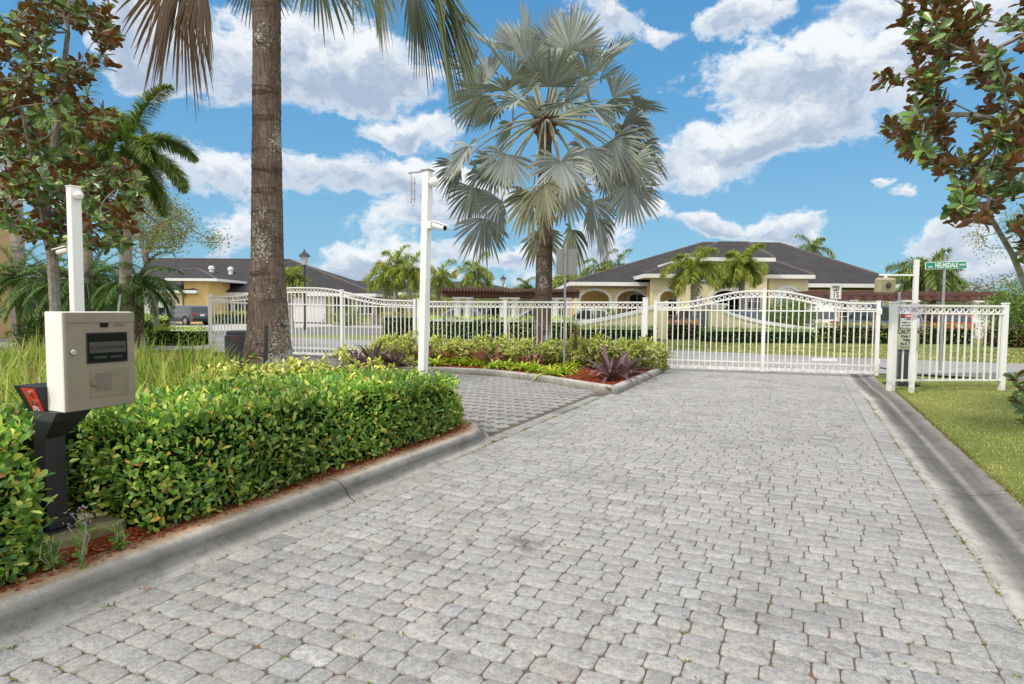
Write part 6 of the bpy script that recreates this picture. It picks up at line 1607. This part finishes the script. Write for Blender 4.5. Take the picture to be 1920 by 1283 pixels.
# far palms; fronds of those are one crown each
far = [(742, 532, 505, 48, 2.4, 1.0, 'mid height palm with a dense crown left of the white camera post'), (722, 560, 520, 50, 2.2, 1, 'shorter palm just left of the dense crowned one'), (768, 560, 515, 47, 2.2, 1, 'palm directly behind the white camera post'), (822, 560, 522, 52, 2.1, 1, 'palm with airy crown right of the white camera post'), (888, 560, 515, 50, 2.3, 1, 'palm with arching fronds between the post and the silver palm'),
       (545, 560, 530, 44, 1.5, 1, 'small palm peeking out right of the thick trunk'), (1300, 560, 480, 33, 1.95, 1, 'left one of the two palms in front of the clubhouse'), (1389, 560, 477, 34.5, 1.75, 1, 'right one of the two palms in front of the clubhouse'), (1517, 500, 470, 62, 2.4, 0, 'palm crown showing above the clubhouse roof'), (1125, 540, 508, 60, 2.6, 0, 'leftmost palm behind the clubhouse left wing'), (1155, 540, 506, 62, 2.4, 0, 'second palm behind the clubhouse left wing'),
       (1064, 560, 530, 55, 2.2, 1, 'yellowish palm behind the grey sign back'), (1088, 560, 533, 57, 2.0, 1, 'low yellowish palm right of the grey sign back'), (1738, 560, 515, 36, 2.0, 0, 'palm behind the green street name sign'), (1700, 560, 520, 42, 1.8, 0, 'palm just left of the tall white signal post'), (1760, 560, 530, 40, 1.9, 0, 'lower palm right of the street sign pole'), (985, 560, 541, 80, 2.0, 0, 'tiny distant palm left of the silver palm trunk')]
for (px, pyb, pyc, d, ln, yel, lb) in far:
    p = D(px, 600, d); near = d < 36
    feather_palm('feather_palm', lb, 'palm tree', (p.x, p.y, 0), Z_(pyc, d, px)-(1.35 if near and px < 1400 else .55), 13 if near else 12, ln, FOXY if yel else FOX, 2.2, .17 if near else .18, 'royalbark', nleaf=52 if near else 34, lf=.58 if near else .7, lw=.036 if near else .06, plum=3 if near else 2, group='feather palms beyond the fence', parts=near, elr=(1.25, -.15))

# --- broadleaf trees grown toward attractor points
def tree(name, lab, cat, base, trunk, attr, leaf, m_leaf, bark, r0, group=None, per=8, lw=.42, pal=None, tip_r=.004, whorl=True, exp=.5, simple=False, spread=.5, simp_bark=5):
    t = thing(name, lab, cat, base, 0, group); B = np.array(base)
    nodes = []; par = []
    for tr in trunk:
        for i, (p, pi) in enumerate(tr): nodes.append(np.array(p)-B); par.append(pi)
    attr = [np.array(a)-B for a in attr]; attr.sort(key=lambda a: min(np.linalg.norm(a-n) for n in nodes[:len(nodes)]))
    N0 = np.array(nodes); depth = [0.0]
    for i in range(1, len(nodes)): depth.append(depth[par[i]]+np.linalg.norm(nodes[i]-nodes[par[i]]))
    tips = []
    for a in attr:
        NN = np.array(nodes); dd = np.linalg.norm(NN-a, axis=1)+.12*np.array(depth); dd[0] += 5; j = int(dd.argmin()); s = nodes[j]; v = a-s; ln = np.linalg.norm(v)
        prev = j; k = max(1, int(ln/.28))
        k = min(k, 5)
        for i in range(1, k+1):
            f = i/k; q = s+v*f+np.array([0, 0, -.10*ln*math.sin(math.pi*f)])+(rs.randn(3)*.05*ln if i < k else 0)
            nodes.append(q); par.append(prev); depth.append(depth[prev]+ln/k); prev = len(nodes)-1
        tips.append(prev)
    cnt = np.zeros(len(nodes))
    for tp_ in tips:
        i = tp_
        while i >= 0: cnt[i] += 1; i = par[i]
    rad = tip_r*np.maximum(cnt, 1)**exp; rad = np.minimum(rad, r0)
    V = []; F = []; nn = simp_bark
    mb = MB()
    for i in range(1, len(nodes)):
        pj = par[i]
        if cnt[i] == 0 and par[i] >= 0: rad[i] = r0*.6
        mb.tube([tuple(nodes[pj]), tuple(nodes[i])], [max(rad[i], min(rad[pj], rad[i]*1.25)), rad[i]], 9 if rad[i] > .05 else nn, cap=False)
    mb.build('trunk_and_branches', M[bark], t, smooth=True, fix=False)
    L = Leaves(); T = np.array([nodes[i] for i in tips]); ax = norm(np.array([nodes[i]-nodes[par[i]] for i in tips])+[0, 0, .25]*1)
    k = len(T)*per; a = np.tile(np.arange(per)*2.4, len(T))+rs.rand(k)*.5; AX = np.repeat(ax, per, 0)
    s1_ = norm(np.cross(AX, rs.randn(k, 3)*.01+[.31, .2, .9])); s2_ = np.cross(AX, s1_)
    if whorl:
        rad_d = s1_*np.cos(a)[:, None]+s2_*np.sin(a)[:, None]; A = norm(AX*(.1+1.2*rs.rand(k, 1))+rad_d+rs.randn(k, 3)*.22); Nn = norm(AX-A*.3+rs.randn(k, 3)*.38); P = np.repeat(T, per, 0)-AX*(.15*rs.rand(k, 1))
    else:
        A = rdir(k, .1); Nn = rdir(k, .6); P = np.repeat(T, per, 0)+rs.randn(k, 3)*spread*.3
    L.leaves(P, A, Nn, leaf*(.65+.55*rs.rand(k)), leaf*lw, pick(pal, k, .25), simple=simple, curl=.12)
    L.build('crown_leaves', M[m_leaf], t); return t
def attractors(poly, n, dfun, holes=()):
    xs = [p[0] for p in poly]; ys = [p[1] for p in poly]; out = []; tries = 0
    while len(out) < n and tries < n*60:
        tries += 1; px = random.uniform(min(xs), max(xs)); py = random.uniform(min(ys), max(ys))
        if not inpoly(px, py, poly): continue
        if mnoise.noise(Vector((px*.013, py*.013, 4.2))) < -.16: continue
        q = D(px, py, dfun(px, py)); out.append(tuple(q))
    return out
MAG = [(4, (.08, .15, .035)), (3, (.13, .23, .055)), (1.5, (.22, .32, .08)), (.6, (.36, .40, .09))]
# left magnolia
bs = D(104, 600, 10); bs = (bs.x, bs.y, .05)
tr = [(bs, -1), (tuple(D(104, 590, 10)), 0), (tuple(D(98, 480, 10)), 1), (tuple(D(84, 420, 10)), 2), (tuple(D(92, 330, 10)), 3), (tuple(D(108, 240, 10)), 4), (tuple(D(118, 150, 10)), 5), (tuple(D(128, 60, 10)), 6), (tuple(D(130, -40, 10)), 7),
      (tuple(D(120, 440, 10.2)), 2), (tuple(D(165, 400, 10.6)), 9), (tuple(D(60, 300, 9.6)), 3), (tuple(D(40, 200, 9.3)), 11)]
poly = [(-60, 20), (30, 30), (45, -5), (60, -60), (130, -120), (225, -90), (205, 30), (222, 60), (195, 110), (222, 130), (200, 165), (170, 185), (205, 210), (245, 250), (268, 330), (255, 440), (215, 470), (150, 460), (60, 455), (-60, 470)]
at = attractors(poly, 600, lambda x, y: random.uniform(8.6, 11.8))
tree('magnolia_tree', 'magnolia tree with bronze backed leaves behind the entry phone at left', 'tree', bs, [tr], at, .165, 'magleaf', 'magbark', .085, 'magnolia trees', per=11, pal=MAG, tip_r=.0042, exp=.46, lw=.46)
# right magnolia
bs = D(1946, 600, 8.0); bs = (bs.x, bs.y, .03)
tr = [(bs, -1), (tuple(D(1930, 740, 7.9)), 0), (tuple(D(1950, 600, 7.6)), 1), (tuple(D(1990, 450, 7.3)), 2), (tuple(D(2010, 300, 7.0)), 3), (tuple(D(1990, 150, 6.7)), 4), (tuple(D(1930, 60, 6.4)), 5), (tuple(D(1960, -80, 6.6)), 5),
      (tuple(D(1900, 480, 7.2)), 2), (tuple(D(1850, 395, 7.0)), 8), (tuple(D(1900, 230, 6.3)), 4), (tuple(D(1820, 215, 6.0)), 10)]
poly = [(1700, -60), (1700, 8), (1680, 28), (1700, 62), (1725, 88), (1650, 140), (1690, 158), (1735, 180), (1668, 232), (1700, 285), (1750, 305), (1770, 350), (1790, 400), (1830, 430), (1870, 450), (1890, 480), (1990, 500), (2080, 300), (2080, -60)]
at = attractors(poly, 400, lambda x, y: random.uniform(5.6, 7.6))
for q in ((1652, 141), (1672, 148), (1690, 30), (1668, 236), (1685, 255), (1700, 280), (1785, 395), (1800, 405), (1700, 10), (1712, 80), (1720, 62), (1735, 160), (1760, 150)): at.append(tuple(D(q[0], q[1], 6.3)))
for q in ((1905, 705), (1915, 725), (1902, 745), (1918, 765), (1935, 690), (1930, 780), (1945, 720)): at.append(tuple(D(q[0], q[1], 7.7)))
tree('magnolia_tree', 'magnolia tree with bronze leaf undersides reaching in from the right edge', 'tree', bs, [tr], at, .14, 'magleaf', 'magbark', .085, 'magnolia trees', per=12, pal=MAG, tip_r=.0038, exp=.48, lw=.46)
# airy oak by the villa
bs = D(292, 600, 24); bs = (bs.x, bs.y, 0)
tr = [(bs, -1), (tuple(D(290, 560, 24)), 0), (tuple(D(272, 480, 24)), 1), (tuple(D(300, 420, 24)), 2), (tuple(D(340, 400, 24)), 3), (tuple(D(255, 420, 24.5)), 2)]
poly = [(230, 370), (290, 352), (325, 385), (350, 395), (365, 425), (420, 440), (412, 460), (380, 470), (355, 462), (320, 474), (285, 470), (262, 500), (235, 470)]
at = attractors(poly, 260, lambda x, y: random.uniform(22, 26.5))
OAK = [(3, (0.238, 0.280, 0.098)), (3, (0.154, 0.196, 0.063)), (1, (0.364, 0.392, 0.154)), (1, (0.308, 0.210, 0.084))]
tree('oak_tree', 'airy pale green tree above the driveway between foxtail palm and villa roof', 'tree', bs, [tr], at, .11, 'leaf_matt', 'magbark', .12, None, per=26, pal=OAK, tip_r=.008, whorl=False, simple=True, spread=.75)
# lichen covered small leaved tree behind the right magnolia
bs = D(1990, 600, 20); bs = (bs.x, bs.y, 0)
tr = [(bs, -1), (tuple(D(1985, 560, 20)), 0), (tuple(D(1960, 450, 20)), 1), (tuple(D(1930, 380, 20)), 2)]
poly = [(1865, 300), (1930, 280), (2060, 300), (2060, 540), (1930, 530), (1900, 500), (1830, 460), (1815, 440), (1850, 400)]
at = attractors(poly, 220, lambda x, y: random.uniform(18, 22))
tree('oak_tree', 'small leaved greyish tree behind the lower part of the right magnolia', 'tree', bs, [tr], at, .09, 'leaf_matt', 'magbark', .12, None, per=26, pal=OAK, tip_r=.008, whorl=False, simple=True, spread=.6)
# rows of small far trees
def blob_tree(px, pyt, d, wpx, lb, pal, trunkpx=None, sparse=1.0, group='trees far beyond the fence', leaf=.22, per=40, n=70, bot=None):
    b = D(px, 600, d); top = Z_(pyt, d, px); hw = wpx/F*d/2; bs = (b.x, b.y, 0); zb = bot if bot is not None else top*.35
    at = []
    for _ in range(int(n*sparse)):
        q = rdir(1)[0]*(.45+.55*random.random()**.5); at.append((b.x+q[0]*hw, b.y+q[1]*hw, (top+zb)/2+q[2]*(top-zb)/2*(1+.15*math.sin(q[0]*5))))
    tr = [(bs, -1), (tuple((b.x, b.y, zb*.6)), 0), ((b.x+.1, b.y, zb+.25*(top-zb)), 1)]
    tree('garden_tree', lb, 'tree', bs, [tr], at, leaf, 'leaf_matt', 'twig', .14, group, per=per, pal=pal, tip_r=.012, whorl=False, simple=True, spread=.9)
BR = [(3, (0.168, 0.168, 0.070)), (2, (0.280, 0.210, 0.112)), (2, (0.140, 0.196, 0.056))]
GN = [(3, (0.098, 0.182, 0.042)), (3, (0.154, 0.252, 0.063)), (1, (0.280, 0.350, 0.098))]
GY = [(3, (0.308, 0.350, 0.070)), (3, (0.196, 0.266, 0.063)), (1, (0.448, 0.448, 0.112))]
blob_tree(1905, 545, 26, 90, 'dense green tree at the right edge beyond the lawn', GN, leaf=.14, n=130, bot=.35)
blob_tree(1850, 528, 45, 70, 'sparse brownish tree right of the pergola end', BR, sparse=.6, per=14)
blob_tree(1800, 522, 50, 70, 'sparse bronze tree behind the street name sign blade', BR, sparse=.6, per=14)
blob_tree(1885, 515, 48, 60, 'thin brown twiggy tree at the far right horizon', BR, sparse=.6, per=14)
blob_tree(1775, 535, 60, 80, 'low leafy tree behind the right pergola', GN)
blob_tree(1480, 566, 33, 88, 'round clipped tree in front of the clubhouse right wing', GN, leaf=.12, n=150, per=50, bot=.3)
blob_tree(1128, 580, 36, 60, 'dark bush in front of the clubhouse porch arches', GN, leaf=.12, n=70, bot=.2)
blob_tree(650, 585, 50, 70, 'dark green bush by the villa wall behind the humped gate', GN, leaf=.14, n=70, bot=.1)
blob_tree(500, 585, 48, 50, 'green bush near the thick trunk in front of the villa', GN, leaf=.14, n=60, bot=.1)
blob_tree(790, 548, 58, 100, 'yellow green tree behind the white camera post', GY, n=90)
blob_tree(700, 555, 60, 50, 'yellow green tree left of the dense crowned palm', GY)
blob_tree(925, 540, 75, 100, 'green tree on the horizon right of the arching palm', GN)
blob_tree(975, 530, 80, 60, 'sparse dark tree on the horizon beside the distant lamp', BR, sparse=.7, per=14)
blob_tree(862, 552, 65, 70, 'low olive tree right of the camera post on the horizon', GY)
blob_tree(1045, 520, 58, 60, 'yellow green tree behind the silver palm trunk', GY)
# far horizon tree line, nobody could count it
L = Leaves(); k = 16000; x = rs.uniform(-120, 170, k); y = rs.uniform(105, 135, k); hh_ = 2.5+1.6*np.array([mnoise.noise(Vector((a*.08, b*.08, 0))) for a, b in zip(x, y)]); z = rs.rand(k)**.7*hh_*1.25
L.leaves(np.stack([x, y, z], 1), rdir(k), rdir(k, .5), 1.0+.8*rs.rand(k), .8, pick([(3, (.09, .13, .05)), (2, (.14, .18, .07)), (1, (.2, .22, .1))], k), simple=True)
o = L.build('distant_woodland', M['leaf_matt']); tag(o, 'distant band of trees along the horizon', 'woodland', kind='stuff')

# --- clipped far hedges
HG = [(3, (0.122, 0.210, 0.053)), (3, (0.175, 0.280, 0.070)), (1, (0.315, 0.385, 0.105))]
HY = [(3, (0.455, 0.490, 0.105)), (3, (0.280, 0.385, 0.088)), (1, (0.175, 0.263, 0.070))]
HR = [(3, (0.455, 0.158, 0.105)), (2, (0.280, 0.245, 0.105)), (2, (0.595, 0.280, 0.158)), (1, (0.210, 0.297, 0.088))]
HM = [(3, (0.210, 0.245, 0.070)), (2, (0.385, 0.210, 0.105)), (2, (0.420, 0.420, 0.088)), (1, (0.140, 0.210, 0.053))]
def fhedge(lab, pa, pb, d, dep, ztop, pal, dens=160, leaf=.11, g='clipped hedges beyond the fence', z0=0.0, core='core'):
    xa, xb = X_(pa, d), X_(pb, d)
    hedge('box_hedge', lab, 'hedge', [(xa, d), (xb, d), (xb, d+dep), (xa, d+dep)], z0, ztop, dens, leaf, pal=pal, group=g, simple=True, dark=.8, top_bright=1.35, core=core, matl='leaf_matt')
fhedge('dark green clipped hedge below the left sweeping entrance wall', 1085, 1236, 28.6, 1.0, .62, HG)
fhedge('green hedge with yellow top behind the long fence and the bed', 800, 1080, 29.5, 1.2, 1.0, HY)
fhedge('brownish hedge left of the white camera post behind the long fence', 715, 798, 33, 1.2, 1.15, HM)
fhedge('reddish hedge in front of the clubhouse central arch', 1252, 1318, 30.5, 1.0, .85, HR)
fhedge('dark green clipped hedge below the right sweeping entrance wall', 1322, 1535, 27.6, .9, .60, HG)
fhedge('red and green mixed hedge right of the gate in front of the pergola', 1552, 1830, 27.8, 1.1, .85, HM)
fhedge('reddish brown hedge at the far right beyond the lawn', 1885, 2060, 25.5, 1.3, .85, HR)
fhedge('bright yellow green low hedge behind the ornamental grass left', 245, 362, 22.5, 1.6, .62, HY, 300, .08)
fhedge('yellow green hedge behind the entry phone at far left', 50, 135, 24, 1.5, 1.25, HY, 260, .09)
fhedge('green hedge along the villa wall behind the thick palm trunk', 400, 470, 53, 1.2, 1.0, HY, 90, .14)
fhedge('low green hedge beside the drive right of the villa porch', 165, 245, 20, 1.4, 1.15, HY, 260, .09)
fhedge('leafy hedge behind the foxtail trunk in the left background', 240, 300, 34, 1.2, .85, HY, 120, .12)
# small leafy bush by the gatehouse palm
p = D(75, 600, 21); shrub('leafy_bush', 'leafy green bush between the pale palm trunk and the entry phone', 'shrub', (p.x, p.y, 0), .9, .7, 1.1, 1500, .12, GN)
